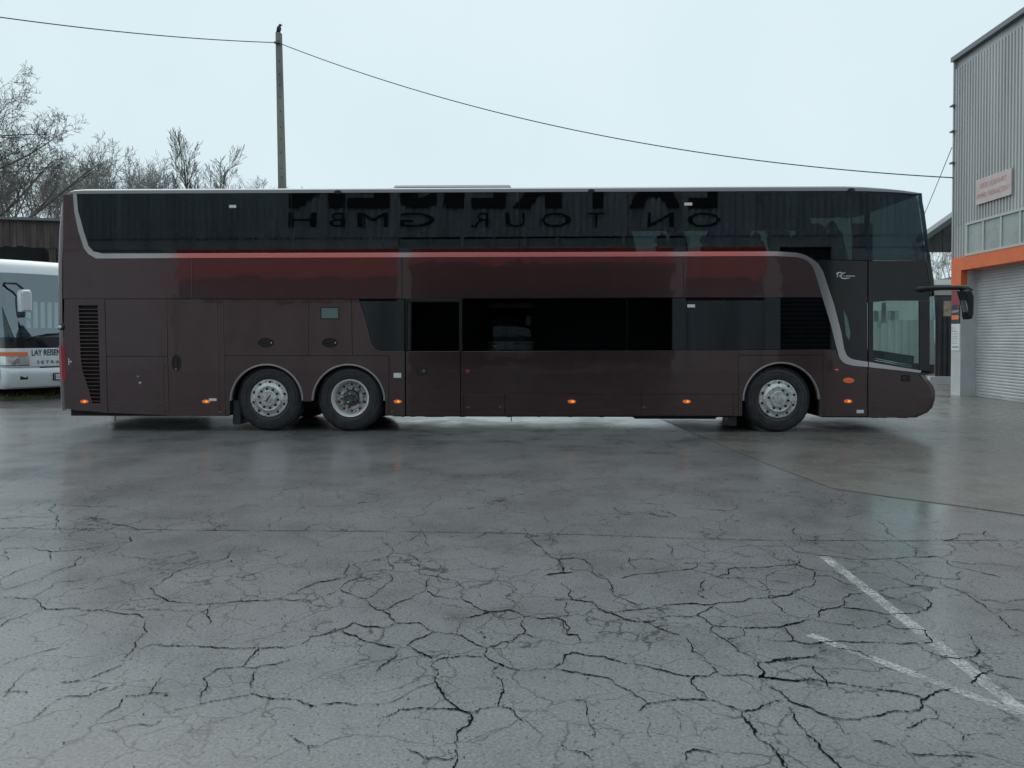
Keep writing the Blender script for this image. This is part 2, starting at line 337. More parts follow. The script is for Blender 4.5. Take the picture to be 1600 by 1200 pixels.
CR = [
(OB,2,'520 720 530 708 560 690 620 685 690 675 765 682'),(OB,4,'780 636 768 665 785 688 840 712 890 735 940 745'),
(OB,4,'820 772 850 785 858 815 848 855 836 912'),(OB,4,'520 720 555 745 540 775 565 830 585 875 635 912 650 930 705 943'),
(OB,4,'705 943 715 965 700 1000 645 1035 630 1080 635 1130 633 1190 640 1240'),(OB,2,'705 943 750 925 800 918 836 912 890 922 960 985'),
(OB,2,'705 943 600 925 450 922 370 928 345 950 270 1010'),(OB,3,'165 518 105 550 0 580'),(OB,3,'105 550 180 590 260 618 350 638'),
(OB,3,'370 660 330 695 265 755'),(OB,3,'410 630 460 658 490 668 525 692'),
(OB,3,'410 630 440 602 500 580 530 563 600 572 640 575 680 590 720 615 780 636'),(OB,3,'530 563 490 540 458 520 365 522 305 548 165 518'),
(OB,2,'305 548 300 575 270 610'),(OB,3,'780 636 820 630 850 610 905 605 925 580 960 570 940 520 962 488'),
(OB,3,'962 488 880 460 815 470 760 462 700 425 665 410 655 375 672 355'),
(OB,2,'672 355 640 325 540 302 465 292 460 255 475 235 440 210 395 197 340 192 312 212 320 240 345 257 320 285'),
(OB,2,'320 285 240 298 160 318 95 362 30 390'),(OB,2,'320 285 338 320 300 352 210 407 95 362'),
(OB,3,'210 407 235 440 265 460 310 460 350 435 430 405 495 370 500 340 515 310'),(OB,2,'495 370 540 395 610 408 665 410'),
(OB,3,'295 462 330 482 358 518'),(OB,1,'672 355 760 340 820 308 900 308'),(OB,2,'815 470 750 485 700 495 580 500'),(OB,1,'668 505 640 570'),
(OB,3,'962 488 1030 502 1110 498 1150 515 1160 575 1200 578'),(OB,2,'960 570 1000 590 1050 592'),
(OB,3,'960 75 960 115 1010 150 1060 190 1115 222 1120 245 1145 285'),(OB,2,'1115 222 1200 215'),(OB,2,'1070 300 1145 285 1200 282'),
(OB,2,'130 305 0 330'),(OB,2,'135 235 128 305'),(OB,1,'345 160 410 140 470 80'),(OB,1,'300 110 330 165 345 190'),(OB,1,'480 100 490 140 515 160'),
(OB,3,'820 772 812 740 840 720'),(OB,1,'540 800 470 822 400 860 315 900 150 905 0 905'),(OB,1,'940 745 1090 738 1140 712 1150 675 1200 660'),
(OB,2,'410 1115 450 1130 490 1155 600 1165 635 1150'),(OB,2,'0 330 -60 350 -120 385'),(OB,1,'520 1020 530 1100'),
(OC,3,'0 300 100 287 200 275'),(OC,3,'70 222 90 265 100 287'),(OC,3,'70 222 140 215 195 228 220 250 222 285 260 308 290 315 315 365 320 388'),
(OC,2,'320 388 375 410 455 458 525 452'),(OC,4,'50 412 130 412 228 423 270 458 340 485 405 512 470 515 520 540 560 555 640 578'),
(OC,3,'80 330 125 372 130 412'),(OC,3,'350 473 455 458 525 452 570 435 640 433 780 437 820 428 915 422 970 405 1070 405 1150 390 1200 365'),
(OC,2,'360 312 480 290 570 282 690 270 720 240 650 240'),(OC,2,'400 215 402 245 435 270'),(OC,2,'402 230 520 222'),
(OC,3,'800 305 865 293 880 265 980 262 1060 258 1185 248'),(OC,3,'745 315 738 335 750 365 720 385 765 410'),
(OC,3,'790 440 715 485 790 532 900 540 1010 545 1110 540 1140 527 1200 520'),(OC,2,'470 515 540 500 570 490 715 495'),(OC,2,'525 452 570 490'),
(OC,3,'790 535 780 555 830 590 910 650 1000 705 1060 705 1110 690 1200 687'),(OC,5,'1000 705 1000 722 1028 745 1005 780'),
(OC,3,'1005 780 930 765 820 765 815 750 770 772 710 770 690 805 715 830 770 880'),(OC,3,'665 590 690 620 688 655 750 680 770 710 810 750'),
(OC,3,'90 700 100 670 130 660 210 675 290 682 380 712 480 725 560 745 660 770 710 772'),(OC,3,'770 880 680 880 590 885 490 900 440 935'),
(OC,2,'490 900 430 865 320 790 200 765 50 740'),(OC,3,'770 880 850 910 930 938'),(OC,5,'930 938 945 985 985 1020 1000 1065'),
(OC,3,'1000 1065 1060 1095 1100 1150 1140 1200 1170 1250'),(OC,3,'930 938 990 930 1040 905 1120 885'),
(OC,3,'1005 780 1060 820 1120 855 1180 900 1240 920'),(OC,3,'1010 775 1080 780 1150 790 1250 785'),(OC,2,'1000 320 1050 385 1110 450 1200 505'),
(OC,1,'105 420 108 490 0 502'),(OC,3,'95 515 110 578 160 578 170 610'),(OC,2,'140 877 185 885 210 970 235 1060'),
(OC,3,'65 1090 120 1120 185 1130 230 1170'),(OC,1,'185 1130 275 1095'),(OC,2,'1115 545 1160 580 1170 605 1090 605'),(OC,2,'850 600 940 580 935 550'),
(OC,2,'575 150 600 185 620 230'),(OC,1,'600 930 630 970 650 1030'),(OC,1,'500 980 505 1060'),(OC,2,'660 1170 665 1130 700 1115 820 1140'),
(OC,2,'720 240 900 245'),(OC,2,'690 270 800 305'),(OC,1,'800 305 1000 315 1150 335'),(OC,1,'800 445 870 485 940 500 1000 545'),
(OD,3,'0 543 60 540 160 515 230 497 245 462 320 450 360 432'),(OD,2,'360 432 350 405 380 385 460 380 520 380 600 410'),(OD,2,'130 400 200 430 250 457'),
(OD,2,'0 398 100 392 140 365 205 350'),(OD,3,'205 270 215 295 225 330 205 350'),(OD,2,'215 300 290 302 350 335 440 350 480 358'),
(OD,3,'350 450 420 455 500 467 550 482 640 478 750 450 770 430 720 395'),
(OD,3,'550 490 575 510 565 530 600 545 680 550 740 557 755 590 770 615 710 625 760 660 830 683 890 690 980 675 990 645 960 600 940 570'),
(OD,3,'60 540 100 570 115 605 210 625 265 650 215 682 0 705'),(OD,3,'210 620 250 612 380 610 560 612 690 615 710 625'),(OD,3,'330 640 430 655 490 692'),
(OD,3,'215 722 275 790 300 830'),(OD,3,'0 778 120 795 200 785 285 803 420 820 560 840 680 860 740 880 780 850 860 830'),
(OD,3,'950 805 985 770 1060 745 1000 730 940 690'),(OD,3,'740 880 715 885 715 930 590 935 500 960 400 975 310 968 230 940 110 895 60 845 0 820'),
(OD,2,'310 968 340 1010 365 1045'),(OD,4,'90 915 130 980 180 1045 240 1090 290 1150 330 1190 345 1230'),(OD,5,'20 1105 60 1160 95 1210'),
(OD,2,'740 905 790 940 795 970 720 985 650 1015'),(OD,3,'795 970 850 995 920 1045 915 1080'),(OD,2,'920 1045 1050 1040 1090 1045'),
(OD,3,'480 1070 560 1090 600 1103'),(OD,3,'650 1130 740 1140 900 1145 985 1155'),(OD,3,'840 1160 900 1195'),
(OD,3,'810 318 820 345 890 370 970 415 1045 470 1100 510 1130 545 1200 572'),(OD,2,'520 375 600 355 700 345 770 355 760 385'),
(OD,2,'590 225 650 260 690 285 710 295 690 318'),(OD,2,'710 295 810 312 890 318 910 280'),(OD,2,'345 215 580 218 690 210 695 190 680 178'),
(OD,3,'690 212 800 210 840 230 855 250 940 270 1000 285 1090 310'),(OD,2,'840 145 880 175 860 200 815 215'),(OD,1,'860 235 1050 245 1200 270'),
(OD,2,'1060 760 1120 775 1200 785'),(OD,2,'120 185 260 205 345 215'),(OD,2,'60 135 120 185'),(OD,3,'135 205 130 245 170 262 205 272'),
(OD,2,'135 75 130 110 155 135'),(OD,2,'520 40 560 75 630 135'),(OD,2,'820 135 900 105 1020 105 1090 130'),(OD,2,'1020 90 1030 120'),
(OD,1,'980 415 1200 410'),(OD,1,'1045 455 1200 460'),(OD,2,'0 600 60 610'),(OD,1,'210 505 400 530 420 548 520 535 570 530'),
(OA,2,'0 445 80 425 160 400 230 365 320 340 360 295'),(OA,2,'0 395 60 365 120 345 220 315 215 285'),(OA,2,'0 237 40 215 100 185 240 158 260 180'),
(OA,2,'0 180 150 182 280 184 410 187'),(OA,2,'240 158 250 120 230 75 370 85 510 90'),(OA,2,'380 130 415 152 480 160 560 175 590 187'),
(OA,2,'0 475 120 480 170 495 195 525 310 520 350 533 500 540 580 545 635 560 615 595 625 625 575 665 560 705 530 755 450 790 360 825 250 840'),
(OA,2,'560 705 640 678 750 680 900 685 1100 690 1200 688 1290 670 1320 642 1370 635 1440 608 1500 600'),
(OA,3,'1110 690 1060 735 1028 770 920 780 865 820 880 860 850 900'),(OA,2,'1028 770 1090 775 1180 758 1280 725'),(OA,2,'1090 775 1075 830 1070 885 1150 905 1350 940'),
(OA,2,'1005 255 970 305 860 330 740 370 690 415 640 435 700 480 760 495 830 505 900 500 1060 490 1180 480 1230 460 1290 435 1360 408 1456 390'),
(OA,1,'1180 480 1280 492 1360 480 1340 455 1230 460'),(OA,2,'900 502 882 545 885 600'),(OA,1,'0 770 100 730 260 685'),(OA,1,'0 905 60 850 100 800 170 770'),
(OA,2,'140 995 210 930 290 895 380 893 465 855'),(OA,2,'405 1005 455 965 510 940 540 895 640 883 725 880'),(OA,1,'640 883 685 800'),
(OA,2,'295 1030 345 1000'),(OA,1,'450 1040 495 1050 560 1020 650 1020 690 995'),(OA,1,'690 970 760 950 850 930 1070 890'),(OA,2,'0 600 60 565 130 540'),
(OA,2,'130 480 180 450 240 410 370 395'),(OA,2,'0 320 35 312 25 275'),(OA,2,'0 270 130 260 220 280 360 270 560 235 555 215'),(OA,1,'0 140 100 130 240 130'),
(OA,1,'0 105 60 100 100 75'),(OA,2,'940 165 920 190'),(OA,1,'880 120 885 150 940 165'),(OA,2,'1300 190 1330 165 1390 155'),(OA,1,'1150 155 1140 185'),
(OA,2,'1310 1150 1320 1110 1280 1090 1220 1060'),(OA,1,'0 880 120 880'),(OA,1,'0 1110 60 1050'),
((0,0,1),2,'130 826 330 829 500 830 700 832 900 835.5 1050 841 1200 844.5 1400 845.6 1600 844'),
((0,0,1),1,'1300 765 1400 779 1500 792 1605 807'),
]
def build_cracks():
    rnd = random.Random(3); V, F, CH = [], [], []
    wid = {1: 0.0042, 2: 0.0054, 3: 0.0064, 4: 0.0090, 5: 0.0120}
    for (ox, oy, sc), wt, s in CR:
        a = [float(q) for q in s.split()]
        pts = [ground(ox + a[i] / sc, oy + a[i + 1] / sc) for i in range(0, len(a), 2)]
        P = [pts[0]]
        for i in range(len(pts) - 1):           # jagged subdivision
            seg = [pts[i], pts[i + 1]]; amp = 0.13
            if sc == 1: amp = 0.004
            while (seg[1] - seg[0]).length > 0.012:
                nw = [seg[0]]
                for k in range(len(seg) - 1):
                    d = seg[k + 1] - seg[k]; n = Vector((-d.y, d.x, 0))
                    nw += [(seg[k] + seg[k + 1]) / 2 + n * rnd.uniform(-amp, amp), seg[k + 1]]
                seg = nw; amp *= 1.04
                if len(seg) > 200: break
            P += seg[1:]
        n = len(P); w0 = wid[wt]; ph = rnd.uniform(0, 9); b0 = None
        for i in range(n):
            d = P[min(n - 1, i + 1)] - P[max(0, i - 1)]
            if d.length < 1e-6: continue
            d.normalize(); nn = Vector((-d.y, d.x, 0))
            v = 0.85 + 0.5 * math.sin(i * 0.13 + ph) * math.sin(i * 0.041 + ph * 2) + rnd.uniform(-0.6, 0.6)
            brk = math.sin(i * 0.08 + ph * 3) + rnd.uniform(-0.5, 0.5)
            end = min(1, (i + 1) / 4, (n - i) / 4)
            h = w0 * max(0.0, v) * end * 0.5 * (0.62 + 0.80 * abs(d.x) ** 1.5) * (1.0 if P[i].y > 3.1 or wt >= 4 else 0.7)
            if wt <= 2 and brk > 0.95: h *= 0.25
            off = rnd.uniform(-0.2, 0.2) * w0
            V += [P[i] + nn * (h + off) + Vector((0, 0, 0.0035)), P[i] + nn * (off - h) + Vector((0, 0, 0.0035))]
            if b0 is not None: F.append([len(V) - 4, len(V) - 3, len(V) - 1, len(V) - 2])
            b0 = 1
            if wt >= 2 and rnd.random() < .10 * wt:             # chipped edge and grit
                c = P[i] + nn * (rnd.choice((-1, 1)) * rnd.uniform(.4, 3.0) * w0) + Vector((0, 0, .0036)); g = rnd.uniform(.0012, .0045); k = len(V); a0 = rnd.uniform(0, 6.3)
                CH.append([c + Vector((math.cos(a0 + q) * g * rnd.uniform(.6, 1.3), math.sin(a0 + q) * g * rnd.uniform(.6, 1.3), 0)) for q in (0, 1.5, 3.0, 4.6)])
    for q in CH: k = len(V); V += q; F.append([k, k + 1, k + 2, k + 3])
    d = bpy.data.meshes.new('asphalt_crack'); d.from_pydata([tuple(v) for v in V], [], F); d.materials.append(M['crack'])
    o = bpy.data.objects.new('asphalt_crack', d); link(o, gnd); tag(o, kind='stuff')
build_cracks()
# painted bay lines, worn
m = mat('worn_road_paint', (0.62, 0.63, 0.63), 0.6); B = bsdf(m); t = N(m, 'ShaderNodeTexCoord')
n1 = N(m, 'ShaderNodeTexNoise', Scale=60.0, Detail=5.0); n2 = N(m, 'ShaderNodeTexNoise', Scale=6.0, Detail=5.0)
for q in (n1, n2): L(m, t.outputs['Object'], q.inputs['Vector'])
ad = N(m, 'ShaderNodeMath', operation='ADD'); L(m, n1.outputs['Fac'], ad.inputs[0]); L(m, n2.outputs['Fac'], ad.inputs[1])
mr = N(m, 'ShaderNodeMapRange'); mr.inputs['From Min'].default_value = 0.78; mr.inputs['From Max'].default_value = 1.25; mr.inputs['To Min'].default_value = 0.02; mr.inputs['To Max'].default_value = 0.62
L(m, ad.outputs[0], mr.inputs['Value']); L(m, mr.outputs[0], B.inputs['Alpha']); M['roadpaint'] = m
def line(p0, p1, w0, w1):
    rnd = random.Random(int(p0[0])); a = ground(*p0); b = ground(*p1); d = (b - a); n = Vector((-d.y, d.x, 0)).normalized(); V = []; F = []; K = 60
    for i in range(K + 1):
        f = i / K; p = a + d * f; w = w0 + (w1 - w0) * f
        V += [p + n * (w / 2 + rnd.uniform(-.006, .006)) + Vector((0, 0, .0028)), p - n * (w / 2 + rnd.uniform(-.006, .006)) + Vector((0, 0, .0028))]
        if i: F.append([2 * i - 2, 2 * i - 1, 2 * i + 1, 2 * i])
    o = mesh('painted_line', V, F, M['roadpaint'], gnd)
line((1288, 870), (1640, 1146), 0.075, 0.075); line((1264, 992), (1640, 1134), 0.06, 0.06)

# loose grit on the asphalt
def grit():
    rnd = random.Random(9); V, F = [], []
    for i in range(420):
        y = 2.6 + 9 * rnd.random() ** 1.4; x = rnd.uniform(-.68, .68) * y; r = rnd.uniform(.002, .0065) * (1 if rnd.random() < .93 else 1.7); k = len(V)
        V += [(x + r * math.cos(q) * rnd.uniform(.7, 1.2), y + r * math.sin(q) * rnd.uniform(.7, 1.2), .003) for q in (0, 1.3, 2.5, 3.8, 5.1)] + [(x + r * .2, y, .003 + r * rnd.uniform(.5, 1.0))]
        F += [[k + q, k + (q + 1) % 5, k + 5] for q in range(5)]
    d = bpy.data.meshes.new('grit'); d.from_pydata(V, [], F); d.materials.append(vary(mat('loose_grit', (.05, .05, .05), .8), (.015, .015, .015), (.22, .21, .2), 2.5, 2, .4, .68))
    tag(link(bpy.data.objects.new('grit', d), gnd), kind='stuff')
grit()

# ================================================================== the brown double-deck coach
BY, YAW = 12.35, R(-1.2)
BA = Vector((math.cos(YAW), math.sin(YAW), 0)); BT = Vector((-math.sin(YAW), math.cos(YAW), 0)); BO = Vector((0, BY, 0))
W = 2.55
def P(px, py, t=0.0):
    """a measured point of the coach flank -> (s, z) in the coach's own axes"""
    d = ray(px, py); k = ((BO - CAM).dot(BT) + t) / d.dot(BT); q = CAM + d * k - BO
    return (q.dot(BA), q.z)
def PP(s): return [P(*q) for q in s]
coach = tag(empty('double_deck_coach', BO, YAW), 'long dark brown double-deck coach with a silver pinstripe, parked side-on across the yard', 'coach')
ZT = P(800, 300)[1]; ZB = P(800, 650)[1]; ZR = ZT + 0.125
GLB = lambda x: 396.3 + (x - 160) / 1053 * -3.6      # bottom row of the upper glass
def sx(px): return P(px, 450)[0]

# ---- end caps and roof: one outline, swept across the width
def ss(u, n): return max(0.0, 1 - abs(u) ** n) ** (1 / n)
TS = [0, .01, .03, .06, .1, .16, .25, .4, .6, .9, W / 2]; TS = TS + [W - t for t in TS[-2::-1]]
def sweep(name, rows, m, parent, n=4.0):
    """rows: (s, z, a, drop): near the flank the surface falls back by a and down by drop"""
    V, F = [], []; K = len(TS)
    for (s, z, a, dr) in rows:
        for t in TS:
            f = ss(2 * t / W - 1, n); V.append((s - a * (1 - f), t, z - dr * (1 - f)))
    for i in range(len(rows) - 1):
        for k in range(K - 1): F.append([i * K + k, i * K + k + 1, (i + 1) * K + k + 1, (i + 1) * K + k])
    return shade_auto(mesh(name, V, F, m, parent), 40)
FO, FA = 8, 0.155       # front: corner rounding
def fr(px, py, a=FA, dr=0.0):
    s, z = P(px + FO, py); return (s, z, a, dr)
RO, RA = -9, -0.15
def rr(px, py, a=RA, dr=0.0):
    s, z = P(px + RO, py); return (s, z, a, dr)
roof_rows = [(P(104, 300)[0], ZT + 0.07, -0.09, 0.07), (P(112, 297)[0], ZT + 0.11, -0.04, 0.11), (P(130, 296)[0], ZR, 0, .125)]
roof_rows += [(sx(x), ZR, 0, .125) for x in (200, 400, 600, 800, 1000, 1200, 1320)]
roof_rows += [(sx(1350), ZR - .012, 0, .12), (sx(1385), ZR - .045, 0.02, .10), (sx(1415), ZR - .085, .06, .075), (sx(1435), ZR - .125, .10, .05), (P(1440 + FO, 307)[0], ZT - .03, FA - .02, .02)]
sweep('roof', roof_rows, M['roofgrey'], coach)
sweep('rear_panel', [rr(98, 641), rr(96, 625), rr(95, 600), rr(94, 540), rr(92, 500), rr(92, 410), rr(94, 360), rr(97, 320), (P(104 - 3, 302)[0], ZT + 0.03, -0.115, 0.03), (P(104, 300)[0], ZT + 0.07, -0.09, 0.07)], M['paint'], coach)
sweep('upper_windscreen', [(P(1440 + FO, 307)[0], ZT - .03, FA - .02, .02), fr(1442, 315), fr(1445, 330), fr(1449, 360), fr(1455, 407)], M['g_nose'], coach)
sweep('front_fascia', [fr(1455, 407), fr(1457, 420), fr(1460, 440), fr(1461, 462)], M['blackgloss'], coach)
sweep('lower_windscreen', [fr(1461, 462), fr(1462, 500), fr(1462, 540), fr(1461, 570)], M['g_door'], coach)
sweep('windscreen_cowl', [fr(1461, 570), fr(1460, 584), fr(1446, 586)], M['blackplastic'], coach)
sweep('front_bumper', [fr(1445, 586), fr(1452, 594), fr(1459, 603), fr(1462, 611), fr(1462, 622), fr(1458, 636), fr(1450, 645), fr(1436, 651), fr(1400, 653)], M['paint'], coach)
def fedge(py):                                        # flat edge of the flank at the front, px
    tab = [(300, 1432), (315, 1435), (360, 1441), (407, 1447), (440, 1452), (462, 1453), (570, 1453), (586, 1438)]
    for (a, b), (c, d) in zip(tab, tab[1:]):
        if a <= py <= c: return b + (d - b) * (py - a) / (c - a)
    return 1432

# ---- stripe
so = [(114, 303), (116, 330), (122, 360), (131, 388), (138, 397), (150, 404)]                 # outer, left limb
si = [(119.5, 303), (122, 330), (131, 362), (138, 384), (146, 393), (160, 396.3)]             # inner, left limb
top = [(x, GLB(x)) for x in (300, 450, 622, 812, 982, 1100, 1213)] + [(1245, 395), (1258, 398.5), (1270, 405), (1279, 412.6), (1286, 424), (1291, 439), (1303, 475), (1315, 521), (1319, 545), (1323, 555), (1329, 560), (1337, 562.4), (1352, 564.7), (1356, 565.2)]
bot = [(x, GLB(x) + 7.4) for x in (300, 450, 622, 812, 982, 1100, 1213)] + [(1245, 402), (1255, 404.5), (1263, 409), (1269, 416), (1274, 427), (1286, 468), (1298, 507), (1305, 536), (1311, 558), (1315, 564), (1321, 568.5), (1333.5, 571.7), (1352, 573.2), (1356, 573.6)]
slab('pinstripe', PP(si + top + bot[::-1] + so[::-1]), M['silver'], coach, -0.002, 0.03, 0.0006, 0.001)
slab('pinstripe', PP([(1357.5, 565.4), (1440, 579), (1438, 582.6), (1357.5, 573.8)]), M['silver'], coach, -0.002, 0.03, 0.0006, 0.001)

# ---- upper deck panes
cuts = [455, 622, 812, 982, 1150, 1357]
edges = [None] + cuts
first = si[:] + [(300, GLB(300)), (455, GLB(455)), (455, 300), (119.5, 300)]
def topz(poly): return [(s, ZT if abs(py - 300) < 0.5 else z) for (s, z), (px, py) in zip(PP(poly), poly)]
slab('upper_window_pane', topz(first), M['g_up'], coach, 0.002, 0.012, 0.003, 0.002)
for a, b in zip(cuts[:-2], cuts[1:-1]):
    slab('upper_window_pane', topz([(a, 300), (a, GLB(a)), (b, GLB(b)), (b, 300)]), M['g_up'], coach, 0.002, 0.012, 0.003, 0.002)
slab('upper_window_pane', topz([(1150, 300), (1150, GLB(1150)), (1213, GLB(1213)), (1245, 395), (1258, 398.5), (1270, 405), (1357, 407), (1357, 300)]), M['g_up'], coach, 0.002, 0.012, 0.003, 0.002)
slab('upper_window_pane', [*topz([(1357, 300), (1357, 407)]), P(fedge(407), 407), P(fedge(360), 360), P(fedge(315), 315), P(1432, 306.5), P(1410, 303.5), P(1390, 301.2), P(1372, 300.2)], M['g_up'], coach, 0.002, 0.012, 0.003, 0.002)
# ---- black gloss panel behind the pinstripe, door pillar panels
slab('black_side_panel', PP([(1270, 405.5), (1279, 412.6), (1286, 424), (1291, 439), (1303, 475), (1315, 521), (1319, 545), (1323, 555), (1329, 560), (1337, 562.4), (1352, 564.7), (1355.5, 565), (1355.5, 407.5)]), M['blackgloss'], coach, 0.003, 0.03, 0.0015, 0.002)
slab('door_head_panel', PP([(1357.5, 407.5), (1357.5, 470), (fedge(470), 470), (fedge(440), 440), (fedge(407), 407.5)]), M['blackgloss'], coach, 0.003, 0.03, 0.0015, 0.002)
slab('door_pillar', PP([(1357.5, 470), (1364.5, 470), (1364.5, 566.5), (1357.5, 565.2)]), M['blackgloss'], coach, 0.003, 0.04, 0.0005, 0.001)
slab('door_pillar', PP([(1437, 470), (fedge(470), 470), (fedge(570), 580), (1440, 579), (1437, 578.5)]), M['blackgloss'], coach, 0.003, 0.04, 0.0005, 0.001)
slab('door_window_pane', PP([(1364.5, 470), (1437, 470), (1437, 578.5), (1364.5, 566.5)]), M['g_door'], coach, 0.006, 0.014, 0.001, 0.001)
slab('door_quarter_glass', PP([(1318, 484), (1324, 496), (1329, 520), (1327, 532), (1322, 524)]), M['g_small'], coach, 0.000, 0.006, 0, 0.001)

# ---- painted panels, each its own piece
pn = lambda nm, pts, **k: slab(nm, PP(pts), M['paint'], coach, 0.0, 0.03, 0.0028, 0.003)
zl = 467
pn('rear_corner_panel', [(98, 303), (114, 303), (116, 330), (122, 360), (131, 388), (138, 397), (150, 404), (300, GLB(300) + 7.4), (300, zl), (98, zl), (98, 410)])
pn('mid_panel', [(300, GLB(300) + 7.4), (622, GLB(622) + 7.4), (628, GLB(622) + 7.4), (628, zl), (300, zl)])
pn('mid_panel', [(628, GLB(628) + 7.4), (800, GLB(800) + 7.4), (1068, GLB(1068) + 7.4), (1068, zl - 2), (628, zl)])
pn('mid_panel', [(1068, GLB(1068) + 7.4), (1213, GLB(1213) + 7.4), (1245, 402), (1255, 404.5), (1263, 409), (1269, 416), (1274, 427), (1285.5, 465), (1068, zl - 2)])
pn('rear_bumper_corner', [(100, zl), (112, zl), (114, 640), (102, 639), (99, 600), (98, 540)])
# grille panel is a frame around the louvres
gl = [(122.5, 477), (152.5, 477), (155, 560), (157, 630.5), (144, 630.5), (139, 611), (129, 580), (126, 560)]
for q in ([(112, zl), (163, zl), (163.3, 477), (112.2, 477)], [(112.2, 477), (122.5, 477), (126, 560), (129, 580), (139, 611), (144, 630.5), (144, 643), (114, 641)],
          [(152.5, 477), (163.3, 477), (168, 645.5), (157.2, 644.5), (157, 630.5), (155, 560)], [(144, 630.5), (157, 630.5), (157.2, 644.4), (144, 643)]):
    slab('grille_panel', PP(q), M['paint'], coach, 0.0, 0.03, 0.0002, 0.0008)
slab('grille_recess', PP([(120, 474), (156, 474), (160, 634), (136, 634), (120, 580)]), M['hole'], coach, 0.034, 0.05, 0, 0.001)
for i in range(25):
    y = 482 + i * 5.98
    xl = 122.7 + (y - 477) / 100 * 3.2 if y < 580 else 126.5 + (y - 580) / 50 * 17.5
    xr = 152.4 + (y - 477) / 153 * 4.4
    a, b = P(xl, y), P(xr, y); hz = 0.030
    V = [(a[0], .002, a[1] - .020), (b[0], .002, b[1] - .020), (b[0], .002, b[1] - .006), (a[0], .002, a[1] - .006),
         (a[0], .030, a[1] + .012), (b[0], .030, b[1] + .012), (b[0], .030, b[1] + .004), (a[0], .030, a[1] + .004)]
    mesh('louvre_slat', V, [[0, 1, 2, 3], [3, 2, 5, 4], [4, 5, 6, 7], [7, 6, 1, 0], [0, 3, 4, 7], [1, 6, 5, 2]], M['paint'], coach)
pn('engine_hatch', [(163.5, zl), (260, zl), (261.5, 557), (166, 557)])
pn('rear_flap', [(166, 557), (254, 557), (257, 649), (168.5, 645.5)])
pn('rear_post', [(254, 557), (261.5, 557), (264, 650), (257, 649)])
pn('service_door', [(260, zl), (338, zl), (343, 650.5), (264, 650)])
pn('side_post', [(338, zl), (348, zl), (350, 556), (352, 650.5), (343, 650.5)])
pn('luggage_flap', [(348, zl), (481.5, zl), (482, 556), (350, 556)])
pn('luggage_flap', [(481.5, zl), (549, zl), (550.5, 556), (482, 556)])
lp = [(560, zl), (570, 494), (581, 537), (584, 542), (588.5, 545.6), (596, 548.6), (632.5, 548.8)]
pn('side_post', [(549, zl)] + lp + [(632.5, 650), (607.5, 650), (607.5, 556), (550.5, 556)])
def arch(cx, cy, r, a0, a1, k=28):
    return [(cx + r * math.cos(R(a0 + (a1 - a0) * i / k)), cy - r * math.sin(R(a0 + (a1 - a0) * i / k))) for i in range(k + 1)]
A1, A2, A3 = (416.5, 626, 57.5), (544.5, 626, 57.5), (1220.5, 626, 60.5)
pn('wheel_arch_panel', [(350, 556), (607.5, 556), (607.5, 650), (601.8, 650)] + arch(*A2, 0, 180) + [(486.5, 627.5), (474.5, 627.5)] + arch(*A1, 0, 180) + [(358.5, 650), (352, 650)])
for (cx, cy, r) in (A1, A2, A3):                                  # bright arch lips
    o_ = arch(cx, cy, r, 0 if r < 60 else 2, 180); i_ = arch(cx, cy, r - 2.6, 0 if r < 60 else 2, 180)
    mtl = 'arch_lip'
    if mtl not in M: M[mtl] = mat('arch_lip_edge', (0.32, 0.29, 0.30), 0.3, 0.4, 0.5)
    slab('wheel_arch_lip', PP(o_ + i_[::-1]), M[mtl], coach, -0.012, 0.05, 0, 0.004)
pn('rear_door_panel', [(634, 548.8), (718, 548.6), (719.5, 650), (634.5, 650)])
pn('lower_panel', [(719.5, 548.6), (1043, 547.5), (1153.5, 547), (1153.5, 555), (1154, 616), (719.8, 616)])
pn('lower_flap', [(724.5, 616), (788.5, 616), (789, 650), (724.8, 650)])
pn('lower_flap', [(719.8, 616), (724.5, 616), (724.8, 650), (720, 650)])
pn('lower_flap', [(788.5, 616), (1002, 616), (1002, 650), (789, 650)])
pn('lower_flap', [(1002, 616), (1146, 616), (1146, 650), (1002, 650)])
pn('lower_flap', [(1146, 616), (1154, 616), (1154.5, 650), (1146, 650)])
pn('window_sill_panel', [(1153.5, 547), (1306.5, 546), (1311, 558), (1315, 564), (1321, 568.5), (1333.5, 571.7), (1355.5, 573.6), (1355.5, 651), (1288, 651), (1287, 555), (1153.5, 555)])
pn('wheel_arch_panel', [(1153.5, 555), (1287, 555), (1288, 651), (1280, 651)] + arch(*A3, 0, 180) + [(1160, 650), (1154.5, 650)])
pn('front_door_panel', [(1357, 574), (1438, 583), (fedge(586) - 1, 587), (1445, 594), (1452, 603), (1455, 611), (1455, 622), (1451, 636), (1443, 645), (1429, 651), (1393, 653), (1357, 652)])
# ---- lower saloon glass
def pane(pts): slab('lower_window_pane', PP(pts), M['g_low'], coach, 0.001, 0.012, 0.0028, 0.002)
pane([(560.5, zl)] + lp[1:] + [(632, 548.6), (632, zl)])
pane([(636.5, 472.5), (717, 472.5), (717, 548), (637, 548)])
slab('door_window_frame', PP([(633.5, zl), (722, zl), (722, 548.4), (717.5, 548.4), (717.5, 472), (636, 472), (636.5, 548.4), (634, 548.4)]), M['blackplastic'], coach, -0.004, 0.02, 0.001, 0.003)
pane([(723, zl), (790.5, zl), (790.5, 548.5), (723, 548.5)])
pane([(790.5, zl), (979.5, zl - 1), (979.5, 548), (790.5, 548.5)])
pane([(979.5, zl - 1), (1130, zl - 2), (1130, 547.2), (979.5, 548)])
pane([(1130, zl - 2), (1285.5, zl - 3), (1298, 507), (1306.5, 545.6), (1130, 547.2)])

